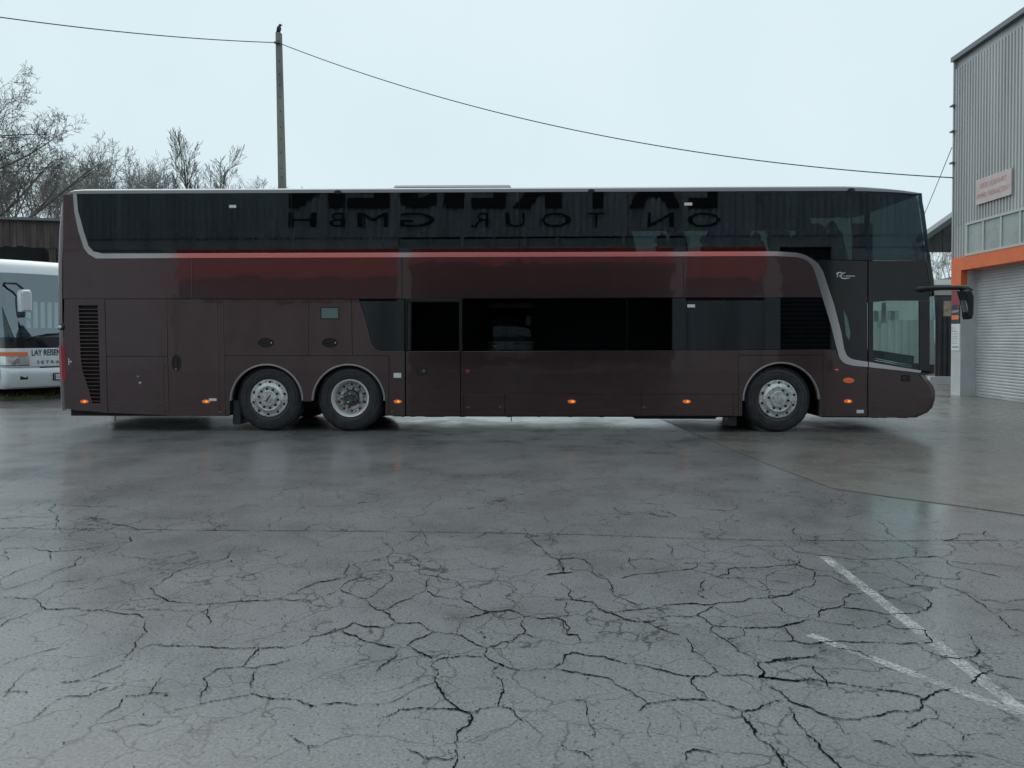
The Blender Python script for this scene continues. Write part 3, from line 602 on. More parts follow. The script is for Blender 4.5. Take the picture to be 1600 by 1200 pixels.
# ---- structure behind the skins
slab('side_frame', PP([(101, 464), (1353, 464), (1353, 649)] + [(1280, 649)] + arch(1220.5, 626, 60, 0, 180) + [(1160.5, 649), (601.5, 649)] + arch(544.5, 626, 57, 0, 180) + [(487.5, 626), (473.5, 626)] + arch(416.5, 626, 57, 0, 180) + [(359.5, 649), (104, 639)]), M['dark'], coach, 0.05, 0.07, 0, 0.001)
slab('side_frame', PP([(101, 402), (160, 406), (1250, 405), (1280, 409), (1440, 409), (1448, 463), (101, 463)]), M['dark'], coach, 0.034, 0.06, 0, 0.001)
slab('side_frame', PP([(1355, 582), (1436, 586), (1440, 640), (1400, 650), (1355, 650)]), M['dark'], coach, 0.034, 0.06, 0, 0.001)
for px in (455, 622, 812, 982, 1150, 1357):                        # upper window posts, behind the glass
    s, _ = P(px, 350); box('window_post', s - .035, s + .035, .02, .08, P(800, 398)[1], ZT - .01, M['dark'], coach)
# wheel housings
for (cx, cy, r) in (A1, A2, A3):
    s = P(cx, cy)[0]; rr_ = (r - .5) * 0.0103; V, F = [], []; K = 24
    for i in range(K + 1):
        g = math.pi * i / K
        for t in (.055, .75): V.append((s + rr_ * math.cos(g), t, P(cx, cy)[1] + rr_ * math.sin(g)))
    for i in range(K): F.append([2 * i, 2 * i + 1, 2 * i + 3, 2 * i + 2])
    mesh('wheel_housing', V, F, M['dark'], coach)
s0, s1 = sx(104), sx(1440)
# far flank
slab('far_side_panel', [(s0, .40), (sx(300), .22), (sx(420), .20), (sx(1300), .20), (sx(1400), .27), (s1, .36), (s1, .95), (sx(1362), 1.05), (sx(1362), 2.12), (s1, 2.12), (s1, 2.80), (s0, 2.80)], M['paint'], coach, W - .04, W, 0, .003)
slab('far_driver_window_pane', [(sx(1362), 1.05), (s1, .95), (s1, 2.12), (sx(1362), 2.12)], M['g_door'], coach, W - .02, W - .008, 0.001, 0.001)
for a, b in zip([110] + cuts, cuts + [1436]):
    slab('far_upper_window_pane', [(sx(a), 2.80), (sx(b), 2.80), (sx(b), ZT - .02), (sx(a), ZT - .02)], M['g_up'], coach, W - .02, W - .008, .002, .001)
# decks, ceiling, racks, partition
for a, b, q in ((104, 352, .09), (352, 612, .75), (612, 1150, .09), (1150, 1290, .75), (1290, 1440, .09)):
    box('lower_floor', sx(a), sx(b) - .002, q, W - q, .24, .42, M['dark'], coach)
box('upper_floor', s0, s1 - .05, .09, W - .06, 2.20, 2.30, M['cabin'], coach)
box('ceiling', s0 + .1, sx(1400), .10, W - .1, ZT - .06, ZT - .03, M['cabin'], coach)
box('luggage_rack', s0 + .1, sx(1340), W - .55, W - .06, 3.56, 3.74, M['cabin'], coach, .03)
box('luggage_rack', s0 + .1, sx(1340), .09, .42, 3.66, 3.76, M['cabin'], coach, .03)
box('saloon_bulkhead', sx(1356), sx(1359), .09, W - .06, .43, 2.19, M['cabin'], coach)
box('rear_bulkhead', s0 + .05, s0 + .1, .09, W - .06, .43, ZT - .07, M['cabin'], coach)
for a, b in ((120, 985), (1105, 1172), (1242, 1280), (1330, 1362)):          # drawn blinds on the far side
    box('window_blind', P(a, 370, W)[0], P(b, 370, W)[0], W - .05, W - .04, 2.78, 3.70, M['cabin'], coach)
# seats
def seat_mesh():
    bm = bmesh.new()
    def bx(x0, x1, y0, y1, z0, z1, sh=0.0, bev=.04):
        r = bmesh.ops.create_cube(bm, size=1.0); vs = r['verts']
        for v in vs:
            z = (z0 + z1) / 2 + v.co.z * (z1 - z0)
            v.co = Vector(((x0 + x1) / 2 + v.co.x * (x1 - x0) - sh * (z - z0), (y0 + y1) / 2 + v.co.y * (y1 - y0), z))
        bmesh.ops.bevel(bm, geom=list({e for v in vs for e in v.link_edges}), offset=bev, segments=2, affect='EDGES')
    for y in (0, .47):
        bx(0, .45, y, y + .44, .35, .48); bx(-.02, .10, y, y + .44, .45, .98, .22); bx(-.13, -.03, y + .07, y + .37, .95, 1.13, .22, .045)
    bx(.05, .35, .1, .8, 0, .35)
    me = bpy.data.meshes.new('seat'); bm.to_mesh(me); bm.free(); me.materials.append(M['seat'])
    for p in me.polygons: p.use_smooth = True
    return me
sm = seat_mesh()
for i in range(15):
    for y in (.16, 1.48):
        o = bpy.data.objects.new('seat', sm); link(o, coach); o.location = (s0 + .75 + i * .845, y, 2.30)
# cab
dash = mesh('dashboard', [(sx(1408), .45, .95), (sx(1449), .45, .95), (sx(1449), 2.4, .95), (sx(1408), 2.4, .95),
                   (sx(1400), .45, 1.30), (sx(1452), .45, 1.22), (sx(1451), 2.4, 1.22), (sx(1400), 2.4, 1.36)],
     [[0, 3, 2, 1], [4, 5, 6, 7], [0, 1, 5, 4], [1, 2, 6, 5], [2, 3, 7, 6], [3, 0, 4, 7]], M['cabin'], coach)
V, F = [], []
wc = Vector((sx(1400), 1.95, 1.32)); ax = Vector((-.55, 0, .83)).normalized(); e1 = Vector((0, 1, 0)); e2 = ax.cross(e1)
tube_geo([wc + e1 * (.23 * math.cos(g)) + e2 * (.23 * math.sin(g)) for g in [2 * math.pi * i / 28 for i in range(29)]], .016, 6, V, F)
for g in (0.4, 2.7, 4.7): tube_geo([wc, wc + e1 * (.23 * math.cos(g)) + e2 * (.23 * math.sin(g))], .014, 5, V, F)
tube_geo([wc, wc - ax * .45], .03, 6, V, F)
mesh('steering_wheel', V, F, M['blackplastic'], coach, True)
o = bpy.data.objects.new('driver_seat', sm); link(o, coach); o.location = (sx(1362), 1.62, .74); o.scale = (1, .75, 1.0)
tube('door_grab_rail', [(sx(1366), .16, 1.17), (sx(1395), .16, 1.12), (sx(1432), .16, 1.04)], .012, M['chrome'], coach, 6)
tube('door_grab_rail', [(sx(1372), .22, 1.20), (sx(1400), .22, 1.14), (sx(1436), .22, 1.07)], .010, M['chrome'], coach, 6)
for (a, b, c, d) in ((1365.5, 486, 1373, 503), (1377, 473, 1385, 505), (1391.5, 486, 1398.5, 501)):
    p, q = P(a, b, .5), P(c, d, .5); slab('hanging_pass_card', [(p[0], q[1]), (q[0], q[1] + .01), (q[0] - .01, p[1]), (p[0] + .01, p[1])], M['white'], coach, .50, .504, 0, .0005)

# ---- small fittings
def oval(px, py, w, h, rot=False):
    s, z = P(px, py); k = .0103
    o = disc('hatch_handle', (s, z), w * k / 2, -.010, .004, M['blackplastic'], coach, 24, h * k / 2)
    if not rot:
        box('handle_grip', s - w * k * .22, s + w * k * .22, -.018, -.011, z - .005 + h * k * .1, z + .012 + h * k * .1, M['blackgloss'], o, .003)
        disc('lock_button', (s + w * k * .36, z), .012, -.016, -.0105, M['chrome'], o, 10)
    else:
        box('handle_grip', s - .022, s + .022, -.018, -.011, z - h * k * .3, z + h * k * .28, M['blackgloss'], o, .003)
        disc('lock_button', (s, z - h * k * .40), .010, -.016, -.0105, M['chrome'], o, 10)
oval(415.5, 535.5, 25, 15); oval(515.5, 535.5, 25, 15); oval(275.5, 567, 14, 24.5, True)
def marker(px, py, w=13, h=6, lit=True):
    s, z = P(px, py); k = .0103; q = [(s + w * k / 2 * math.cos(g) * (1 if abs(math.cos(g)) > .5 else .95), z + h * k / 2 * math.sin(g)) for g in [2 * math.pi * i / 20 for i in range(20)]]
    o = slab('marker_light' if lit else 'turn_signal', q, M['amber'] if lit else M['amberglow'], coach, -.014, .004, 0, .006)
    if lit: disc('bulb', (s + .012, z + .002), .020, -.0165, -.0135, M['amberlit'], o, 10, .012)
for px in (132, 322, 621.5, 893.5, 1073): marker(px, 627.5)
marker(1325, 627, 13, 6); marker(1326, 594.5, 17, 8.5, False)
def plate(nm, px, py, w, h, m, d=-.004):
    s, z = P(px, py); k = .0103 / 2; return box(nm, s - w * k, s + w * k, d, .004, z - h * k, z + h * k, m, coach, .0015)
plate('sticker', 363.5, 322.5, 11, 4.6, M['white'], -.001); plate('sticker', 1075.5, 318.8, 12, 4.4, M['white'], -.001); plate('sticker', 1080, 478, 12, 4.6, M['white'], -.002)
plate('filler_cap', 621, 586.5, 12, 7.5, M['white']); plate('sticker', 332.5, 624.5, 12, 4, M['white'])
plate('sticker', 1344, 643, 11, 5, M['white'])
o = plate('hatch_window', 515.5, 489.3, 29, 18.5, M['blackplastic'], -.003); s, z = P(515.5, 489.3)
box('pane', s - .135, s + .135, -.006, -.0035, z - .082, z + .082, M['g_small'], o, .001)
o = plate('door_lock', 659.5, 579.5, 15, 11, M['blackplastic'], -.004); s, z = P(656, 579.5)
box('lock_grip', s - .012, s + .012, -.012, -.0045, z - .045, z + .045, M['hub'], o, .002); s, z = P(662, 579.5); disc('lock_barrel', (s, z), .032, -.010, -.0045, M['hub'], o, 16)
o = plate('door_lock', 1415, 591, 14, 10, M['blackplastic'], -.004); s, z = P(1413, 591); disc('lock_barrel', (s, z), .026, -.010, -.0045, M['hub'], o, 14)
for px, py in ((730.5, 580), (1307, 578)):
    s, z = P(px, py); o = disc('side_reflector', (s, z), .036, -.008, .004, M['redlens'], coach, 18); box('reflector_bar', s - .026, s + .026, -.011, -.0085, z - .003, z + .014, M['chrome'], o, .002)
for px, py in ((181, 633), (250, 633), (731, 636), (781, 636), (1006, 636), (1140, 637), (612, 643), (345, 644)):
    s, z = P(px, py); disc('flap_latch', (s, z), .036, -.004, .004, M['hub'], coach, 12, .020)
s, z = P(98, 511); V, F = tube_geo([(s - .02, .05, z), (s - .02, -.02, z)], .05, 12); mesh('rear_side_lamp', V, F, M['blackplastic'], coach, True)
V, F = tube_geo([(s - .03, -.021, z), (s - .03, -.035, z)], .028, 10); mesh('rear_side_lamp', V, F, M['white'], coach, True)
s, z = P(108, 565); o = box('rear_latch', s - .010, s + .010, -.012, .003, z - .055, z + .055, M['chrome'], coach, .004)
box('latch_lever', s + .0105, s + .05, -.010, .002, z - .012, z + .012, M['chrome'], o, .003)
s, z = P(216.5, 588); disc('flap_latch', (s - .01, z), .012, -.006, .003, M['chrome'], coach, 10); s, z = P(219, 598); disc('flap_latch', (s, z), .02, -.006, .003, M['chrome'], coach, 10)
# tail lamp wraps the rear corner
V, F = [], []
rows = [P(96, 540), P(97, 560), P(98, 580), P(99, 595)]
for (s, z) in rows: V += [(s + .055, -.004, z), (s - .005, -.012, z), (s - .055, .01, z), (s - .085, .08, z), (s + .055, .03, z)]
for i in range(3):
    for k in range(5): F.append([i * 5 + k, i * 5 + (k + 1) % 5, (i + 1) * 5 + (k + 1) % 5, (i + 1) * 5 + k])
F += [[0, 1, 2, 3, 4], [19, 18, 17, 16, 15]]
mesh('tail_lamp', V, F, M['redlens'], coach)
# script emblem on the black panel
def stroke(pts, w):
    V, F = [], []; n = len(pts)
    for i in range(n):
        a, b = P(*pts[max(0, i - 1)]), P(*pts[min(n - 1, i + 1)]); d = Vector((b[0] - a[0], b[1] - a[1])).normalized(); p = P(*pts[i])
        ww = w * (0.5 if i in (0, n - 1) else 1)
        V += [(p[0] - d.y * ww, -.001, p[1] + d.x * ww), (p[0] + d.y * ww, -.001, p[1] - d.x * ww)]
        if i: F.append([2 * i - 2, 2 * i - 1, 2 * i + 1, 2 * i])
    return V, F
V, F = [], []
e = lambda q: (1290 + q[0] / 26.67, 410 + q[1] / 26.67)
for pts, wd in (([(440, 490), (500, 440), (580, 415), (650, 420), (690, 470), (650, 550), (640, 610), (690, 660), (800, 670), (1010, 650)], .0085), ([(540, 430), (500, 520), (480, 620)], .008), ([(560, 590), (640, 520), (720, 460), (820, 415)], .009), ([(840, 575), (1220, 565)], .012), ([(765, 540), (775, 595)], .007)):
    a, b = stroke([e(q) for q in pts], wd); k = len(V); V += a; F += [[i + k for i in f] for f in b]
M['emblem'] = mat('emblem_silver', (0.62, 0.64, 0.68), 0.35, 0.2)
mesh('script_emblem', V, F, M['emblem'], coach)
# roof hatch, hinges, gutter clips
y0 = .75; z0 = ZR - .01
sa, sb = P(618, 291, y0)[0], P(796, 291, y0)[0]
o = box('roof_hatch', sa, sb, y0, y0 + .9, z0, z0 + .10, M['dark'], coach, .01)
mesh('hatch_lid', [(sa - .03, y0 - .04, z0 + .105), (sb + .03, y0 - .04, z0 + .105), (sb + .03, y0 + .94, z0 + .105), (sa - .03, y0 + .94, z0 + .105),
                   (sa, y0, z0 + .145), (sb, y0, z0 + .145), (sb, y0 + .9, z0 + .145), (sa, y0 + .9, z0 + .145)],
     [[0, 3, 2, 1], [4, 5, 6, 7], [0, 1, 5, 4], [1, 2, 6, 5], [2, 3, 7, 6], [3, 0, 4, 7]], M['roofgrey'], o)
for px in (528, 924, 1330): s, z = P(px, 301); disc('gutter_clip', (s, ZT + .01), .055, -.012, .03, M['blackplastic'], coach, 16, .03)
box('roof_vent', sx(155), sx(178), 1.0, 1.5, ZR - .02, ZR + .05, M['roofgrey'], coach, .01)

# ---- underbody
box('chassis', sx(120), sx(1150), .45, W - .45, .36, .80, M['dark'], coach); box('chassis', sx(1290), sx(1400), .3, W - .3, .34, .6, M['dark'], coach)
box('exhaust_box', P(990, 655, .25)[0], P(1120, 655, .25)[0], .22, 1.1, .195, .35, M['dark'], coach, .02)
for px in (366, 1150): s = sx(px); box('mud_flap', s - .08, s + .05, .10, .5, .10, .5, M['rubber'], coach, .01)
for px, l in ((172, .1), (800, .09)): s = sx(px); tube('drain_hose', [(s, .15, .32), (s - .01, .14, .25), (s - .015, .14, .25 - l)], .008, M['dark'], coach, 6)
for px, w_ in ((628, .05), (644, .08), (678, .32), (722, .09), (795, .06), (842, .04), (892, .05), (941, .07), (1372, .1), (1385, .1), (1415, .16)):
    s = sx(px); box('skirt_bracket', s - w_ / 2, s + w_ / 2, .05, .10, ZB - .025, ZB + .05, M['dark'], coach, .004)

# ---- wheels
def wheel(px, kind):
    g = empty('wheel'); g.parent = coach
    s = P(px, 628)[0]; c = (0, 0, 0); g.location = (s, .07, .538)
    rb = lathe('tyre', [(.300, .03), (.318, .004), (.345, -.006), (.40, -.010), (.46, -.006), (.505, .012), (.530, .04), (.538, .07), (.538, .25), (.525, .29), (.46, .31), (.31, .30)], M['rubber'], g, seg=64)
    for r0 in (.375, .43, .487): lathe('tyre_rib', [(r0 - .004, -.006), (r0, -.0135), (r0 + .004, -.006)], M['rubber'], rb, seg=48)
    V, F = [], []
    for k in range(36):                                            # tread blocks catch light at the shoulder
        a0, a1 = 2 * math.pi * (k + .15) / 36, 2 * math.pi * (k + .85) / 36; b = len(V)
        for a in (a0, a1):
            for r, t in ((.528, .035), (.543, .065), (.543, .24), (.52, .24)): V.append((r * math.cos(a), t, r * math.sin(a)))
        F += [[b, b + 1, b + 5, b + 4], [b + 1, b + 2, b + 6, b + 5], [b, b + 4, b + 7, b + 3], [b, b + 3, b + 2, b + 1], [b + 4, b + 5, b + 6, b + 7]]
    mesh('tread', V, F, M['rubber'], rb)
    if kind == 'deep':
        rim = lathe('rim', [(.303, .03), (.308, .004), (.302, -.008), (.292, -.004), (.283, .02), (.272, .03), (.266, .055), (.255, .10), (.235, .13), (.20, .135), (.192, .105), (.186, .10), (.12, .10), (.118, .10)], M['alu'], g)
        lathe('rim_lip', [(.310, .008), (.309, -.006), (.302, -.0125), (.291, -.0085), (.281, .012), (.270, .022), (.262, .050)], M['lip'], g)
        for k in range(10):
            a = 2 * math.pi * (k + .5) / 10; disc('vent_hole', (.222 * math.cos(a), .222 * math.sin(a)), .020, .127, .14, M['hole'], rim, 12)
        lathe('hub', [(.125, .11), (.125, .06), (.115, .045), (.10, .03), (.085, .02), (.06, .016), (.0001, .016)], M['hub'], g)
        lathe('hub_ring', [(.135, .099), (.130, .085), (.123, .085)], M['hole'], g)
        for k in range(10):
            a = 2 * math.pi * k / 10 + .1; disc('wheel_nut', (.158 * math.cos(a), .158 * math.sin(a)), .021, .062, .1, M['hub'] if k % 4 else M['alu'], rim, 6)
        for k in range(5):
            a = 2 * math.pi * k / 5 + .4; disc('hub_bolt', (.075 * math.cos(a), .075 * math.sin(a)), .014, .008, .03, M['alu'] if k % 2 else M['hole'], rim, 6)
    else:
        rim = lathe('rim', [(.303, .03), (.308, .004), (.304, -.006), (.292, -.010), (.28, -.008), (.262, -.006), (.238, -.012), (.216, -.030), (.205, -.040), (.196, -.042), (.188, -.038), (.180, -.035), (.128, -.035)], M['alu'], g)
        lathe('hub_cap', [(.130, -.034), (.126, -.052), (.118, -.058), (.105, -.058), (.09, -.060), (.0001, -.062)], M['alu'], g)
        for k in range(10):
            a = 2 * math.pi * k / 10 + .26
            disc('vent_hole', (.262 * math.cos(a), .262 * math.sin(a)), .022, -.0105, .02, M['hole'], rim, 12)
            a += .22; disc('wheel_nut', (.156 * math.cos(a), .156 * math.sin(a)), .019, -.046, -.03, M['hole'] if (kind == 'a' or k not in (2, 3, 5)) else M['alu'], rim, 10)
        a = .95; q = [(-.07, -.016), (.07, -.016), (.07, .016), (-.07, .016)]
        q = [(x * math.cos(a) - y * math.sin(a), x * math.sin(a) + y * math.cos(a)) for x, y in q]
        slab('hub_badge', q, M['hub'] if kind == 'a' else M['chrome'], g, -.065, -.06, .004 if kind == 'a' else .010, .001)
    return g
WH = [wheel(418.5, 'a'), wheel(545.5, 'deep'), wheel(1217.5, 'b')]
for g in WH:                                                       # far-side wheels: same wheel turned round
    c = copy_tree(g, coach); c.location = (g.location.x, W - .07, .538); c.rotation_euler = (0, 0, math.pi)
    s = g.location.x; tube('axle', [(s, .3, .538), (s, W - .3, .538)], .07, M['dark'], coach, 8)

# ---- door mirror on its arm
T = -.05
arm = [P(1432, 452, T), P(1450, 450.5, T), P(1470, 450, T), P(1495, 450, T), P(1506, 452, T), P(1512, 456, T)]
V, F = tube_geo([(a, (.08, -.02, -.06, -.10, -.13, -.15)[i], b) for i, (a, b) in enumerate(arm)], [.075, .048, .036, .036, .044, .042], 10)
o = mesh('mirror_arm', V, F, M['blackplastic'], coach, True)
hd = [(1503.5, 454), (1512, 451.5), (1518, 455), (1521.5, 463), (1521, 490), (1519, 497.5), (1514, 499), (1512, 493), (1510.5, 477)]
slab('mirror_head', [P(a, b, -.2) for a, b in hd], M['blackplastic'], coach, -.24, -.04, 0, .03)
slab('mirror_glass', [P(a, b, -.2) for a, b in ((1506, 458), (1507.5, 458), (1513.5, 492), (1512.5, 493))], M['chrome'], coach, -.21, -.07, 0, .001)

# ================================================================== corrugated sheet helper
def corrugated(name, fn, u0, u1, zs, period, depth, m, parent, trap=True):
    """ribbed sheet: fn(u, out, z) -> point; zs = list of heights"""
    V, F = [], []; prof = []; u = u0
    while u < u1 - 1e-6:
        if trap: prof += [(u, 0), (u + period * .42, 0), (u + period * .5, depth), (u + period * .92, depth)]
        else: prof += [(u + period * k / 8, depth * (0.5 - 0.5 * math.cos(2 * math.pi * k / 8))) for k in range(8)]
        u += period
    prof.append((u1, 0)); prof = [p for p in prof if p[0] <= u1 + 1e-9]; n = len(prof)
    for z in zs:
        for a, d in prof: V.append(fn(a, d, z))
    for i in range(len(zs) - 1):
        for k in range(n - 1): F.append([i * n + k, i * n + k + 1, (i + 1) * n + k + 1, (i + 1) * n + k])
    o = mesh(name, V, F, m, parent)
    if not trap: shade_auto(o, 60)
    return o
def qbox(name, fn, u0, u1, v0, v1, z0, z1, m, parent=None):
    """box in a wall's own axes"""
    V = [fn(u, v, z) for z in (z0, z1) for (u, v) in ((u0, v0), (u1, v0), (u1, v1), (u0, v1))]
    return mesh(name, V, [[0, 3, 2, 1], [4, 5, 6, 7], [0, 1, 5, 4], [1, 2, 6, 5], [2, 3, 7, 6], [3, 0, 4, 7]], m, parent)
M['sheet'] = vary(mat('grey_sheet_metal', (0.42, 0.43, 0.43), 0.5, 0.1), (0.35, 0.36, 0.362), (0.50, 0.51, 0.512), 1.2, 8, stretch=(1, 1, .12), rough=(.4, .6))
M['grey'] = vary(mat('light_grey_render', (0.5, 0.52, 0.53), 0.7), (0.46, 0.48, 0.50), (0.56, 0.58, 0.60), 1.5, 8)
M['shutter'] = vary(mat('roller_shutter_grey', (0.42, 0.44, 0.46), 0.45, 0.2), (0.42, 0.44, 0.455), (0.50, 0.52, 0.535), 2.0, 6, rough=(.35, .55))
M['orange'] = vary(mat('orange_portal_paint', (0.80, 0.20, 0.05), 0.5), (0.66, 0.135, 0.04), (0.74, 0.165, 0.055), 3)
M['fibre'] = vary(mat('frosted_pane', (0.33, 0.37, 0.35), 0.3), (0.25, 0.29, 0.28), (0.36, 0.40, 0.38), 1.6, 5, rough=(.2, .4))
M['frame'] = mat('pane_frame', (0.46, 0.47, 0.46), 0.5)
M['fasciagrey'] = mat('eave_flashing', (0.13, 0.145, 0.155), 0.4, 0.3)
M['blacktext'] = mat('black_lettering', (0.010, 0.010, 0.012), 0.5)
M['void'] = mat('dim_interior', (0.30, 0.31, 0.32), 0.9)
M['brownwood'] = vary(mat('weathered_brown_boards', (0.06, 0.045, 0.042), 0.8), (0.045, 0.034, 0.033), (0.095, 0.075, 0.07), 6, 8, stretch=(1, 1, .15))
M['charcoal'] = vary(mat('charcoal_sheet', (0.035, 0.038, 0.045), 0.5), (0.028, 0.030, 0.036), (0.05, 0.054, 0.062), 3)
M['redband'] = vary(mat('red_portal_paint', (0.74, 0.10, 0.05), 0.55), (0.80, 0.075, 0.045), (0.86, 0.10, 0.055), 3)

# ================================================================== depot behind the camera (seen mirrored in the coach flank)
DY = -10.0
def RF(px, py):
    """where a reflection seen at a pixel of the flank comes from, on the depot wall"""
    d = ray(px, py); k = (BO - CAM).dot(BT) / d.dot(BT); q = CAM + d * k
    r = d - BT * (2 * d.dot(BT)); j = (DY - q.y) / r.y; h = q + r * j
    return h.x, h.z
depot = tag(empty('depot_hall', (0, DY, 0)), 'long grey corrugated depot hall with black lettering, mirrored in the brown coach', 'building')
dfn = lambda u, o, z: (u, o, z)
x0d, x1d = -32.0, 26.0
zb_ = RF(800, 388)[1]; zt_ = RF(800, 372)[1]
corrugated('corrugated_wall', dfn, x0d, x1d, [zt_ + .05, 11.0], .30, .11, M['sheet'], depot, trap=False)
qbox('roof_edge', dfn, x0d, x1d, -.6, .15, 11.0, 11.3, M['fasciagrey'], depot)
qbox('back_wall', dfn, x0d, x1d, -12.0, -11.8, 0, 11.0, M['void'], depot); qbox('roof', dfn, x0d, x1d, -11.8, -.6, 11.0, 11.2, M['fasciagrey'], depot)
qbox('hall_floor', dfn, x0d, x1d, -11.8, -.25, .004, .02, M['void'], depot)
for e_ in (x0d, x1d - .2): qbox('end_wall', dfn, e_, e_ + .2, -11.8, -.3, 0, 11.0, M['sheet'], depot)
a, b = RF(622, 380)[0], RF(1075, 380)[0]                             # window strip
nP = 9
for i in range(nP):
    u = a + (b - a) * i / nP; v = a + (b - a) * (i + 1) / nP
    qbox('pane', dfn, u + .05, v - .05, -.03, .0, zb_ + .06, zt_ - .02, M['fibre'], depot)
    qbox('mullion', dfn, u - .05, u + .05, -.04, .04, zb_ + .06, zt_ + .05, M['frame'], depot)
qbox('wall_band', dfn, x0d, a - .051, -.10, .0, zb_, zt_ + .05, M['sheet'], depot); qbox('wall_band', dfn, b + .05, x1d, -.10, .0, zb_, zt_ + .05, M['sheet'], depot)
qbox('wall_band', dfn, a - .05, b + .05, -.10, .0, zb_, zb_ + .059, M['frame'], depot)
bays = [(60, 265, 'grey', None), (265, 632, 'grey', 434), (632, 1062, 'void', 410), (1062, 1207, 'grey', 434), (1207, 1310, 'shutter', None), (1310, 1560, 'grey', None)]
for i, (pa, pb, kind, red) in enumerate(bays):
    u, v = RF(pa, 450)[0], RF(pb, 450)[0]
    if i == 0: u = x0d
    if i == len(bays) - 1: v = x1d
    zr = RF((pa + pb) / 2, red)[1] if red else zb_
    if red: qbox('portal_band', dfn, u + .3, v - .3, -.08, .05, zr, zb_ - .004, M['redband'], depot)
    zz = RF(800, 470)[1]
    if kind == 'grey' and red:
        qbox('dark_glazing', dfn, u + .3, v - .3, -.20, -.15, zz, zr, M['charcoal'], depot); qbox('bay_wall', dfn, u + .3, v - .3, -.2, -.06, 0, zz - .002, M['sheet'], depot)
    elif kind == 'grey': qbox('bay_wall', dfn, u + .3, v - .3, -.2, -.06, 0, zb_ - .004, M['grey'], depot)
    elif kind == 'shutter':
        V, F = [], []; z = 0.0; k = 0
        while z < zb_:
            for q in ((z, 0), (z + .10, .025), (z + .2, 0)):
                V += [(u + .3, -.2 + q[1], q[0]), (v - .3, -.2 + q[1], q[0])]
            F += [[k, k + 1, k + 3, k + 2], [k + 2, k + 3, k + 5, k + 4]]; k += 6; z += .2
        mesh('roller_shutter', V, F, M['charcoal'], depot)
    qbox('pillar', dfn, u - .3, u + .297, -.25, .08, 0, zb_ - .003, M['frame'], depot)
qbox('pillar', dfn, x1d - .3, x1d + .29, -.25, .08, 0, zb_ - .003, M['frame'], depot)
def dletter(ch, pa, pb, ytop, ybot, bold):
    xa, z1 = RF(pa, ytop); xb, z0_ = RF(pb, ybot)
    w_, h_ = abs(xb - xa), z1 - z0_; xr = max(xa, xb)
    text('wall_letter', ch, lambda a, b, o: (xr - a, .125 + o, z0_ + b), w_, h_, M['blacktext'], depot, bold, .02)
for ch, pa, pb in (('O', 1072, 1125), ('N', 1011, 1052), ('T', 917, 945), ('O', 845, 891), ('U', 791, 821), ('R', 737, 764), ('G', 626, 679), ('M', 561, 607), ('B', 515, 539), ('H', 451, 494)):
    dletter(ch, pa, pb, 333, 355, 0.0)
for ch, pa, pb in (('L', 1076, 1122), ('A', 982, 1062), ('Y', 903, 968), ('R', 800, 876), ('E', 738, 792), ('I', 694, 726), ('S', 622, 685), ('E', 545, 610), ('N', 451, 538)):
    dletter(ch, pa, pb, 258, 326, .05)

# ================================================================== grey hall on the right
C0 = Vector((11.604, 20.24, 0)); HU = Vector((-.0533, -1, 0)).normalized(); HV = Vector((1, -.0533, 0)).normalized()
def hfn(u, v, z): q = HU * u + HV * v; return (q.x, q.y, z)          # u along the wall to the camera, v into the hall
def H(px, py):
    d = ray(px, py); k = (C0 - CAM).dot(HV) / d.dot(HV); q = CAM + d * k - C0
    return q.dot(HU), q.z
hall = tag(empty('workshop_hall', C0), 'tall grey corrugated workshop hall with orange portal and roller door at the right', 'building')
EZ = H(1493, 95)[1]
corrugated('corrugated_wall', lambda u, d, z: hfn(u, -d, z), 0.03, 12.0, [4.42, EZ - .25], .125, .028, M['sheet'], hall)
qbox('eave_flashing', hfn, -.05, 12.0, -.09, .3, EZ - .02, EZ + .10, M['fasciagrey'], hall)
qbox('corner_trim', hfn, -.02, .026, -.035, .12, 3.58, EZ - .021, M['sheet'], hall)
zf0, zf1 = 3.60, 4.42
qbox('wall_core', hfn, .0, 12.0, .04, .25, 3.60, EZ - .021, M['sheet'], hall)
qbox('end_wall', hfn, -.001, .2, .251, 11.8, 0, EZ - .03, M['grey'], hall); qbox('end_wall', hfn, 11.8, 12.0, .251, 11.8, 0, EZ - .03, M['grey'], hall)
qbox('roof', hfn, -.05, 12.0, .301, 12.0, EZ - .02, EZ + .09, M['fasciagrey'], hall)
corrugated('corner_sheet', lambda u, d, z: hfn(u, -d, z), 0.03, .66, [3.58, 4.418], .125, .02, M['sheet'], hall)
qbox('window_head', hfn, .66, 12.0, -.04, .038, 4.36, 4.419, M['frame'], hall); qbox('window_sill', hfn, .66, 12.0, -.05, .038, 3.58, 3.635, M['frame'], hall)
for i in range(15):
    u = .70 + i * .745
    qbox('pane', hfn, u + .035, u + .71, -.004, .03, 3.637, 4.358, M['fibre'], hall)
    qbox('mullion', hfn, u - .034, u + .034, -.03, .036, 3.637, 4.358, M['frame'], hall)
qbox('portal_lintel', hfn, -.01, 6.1, -.04, .36, 3.24, 3.578, M['orange'], hall)
qbox('portal_leg', hfn, -.01, .47, -.04, .12, 2.86, 3.238, M['orange'], hall)
qbox('portal_pillar', hfn, .0, .47, -.03, .12, 0, 2.858, M['grey'], hall)
qbox('door_reveal', hfn, .10, .469, .121, .40, 0, 3.238, M['grey'], hall); qbox('portal_pillar', hfn, 5.6, 6.1, -.03, .40, 0, 3.238, M['grey'], hall)
V, F = [], []; k = 0; z = 0.06
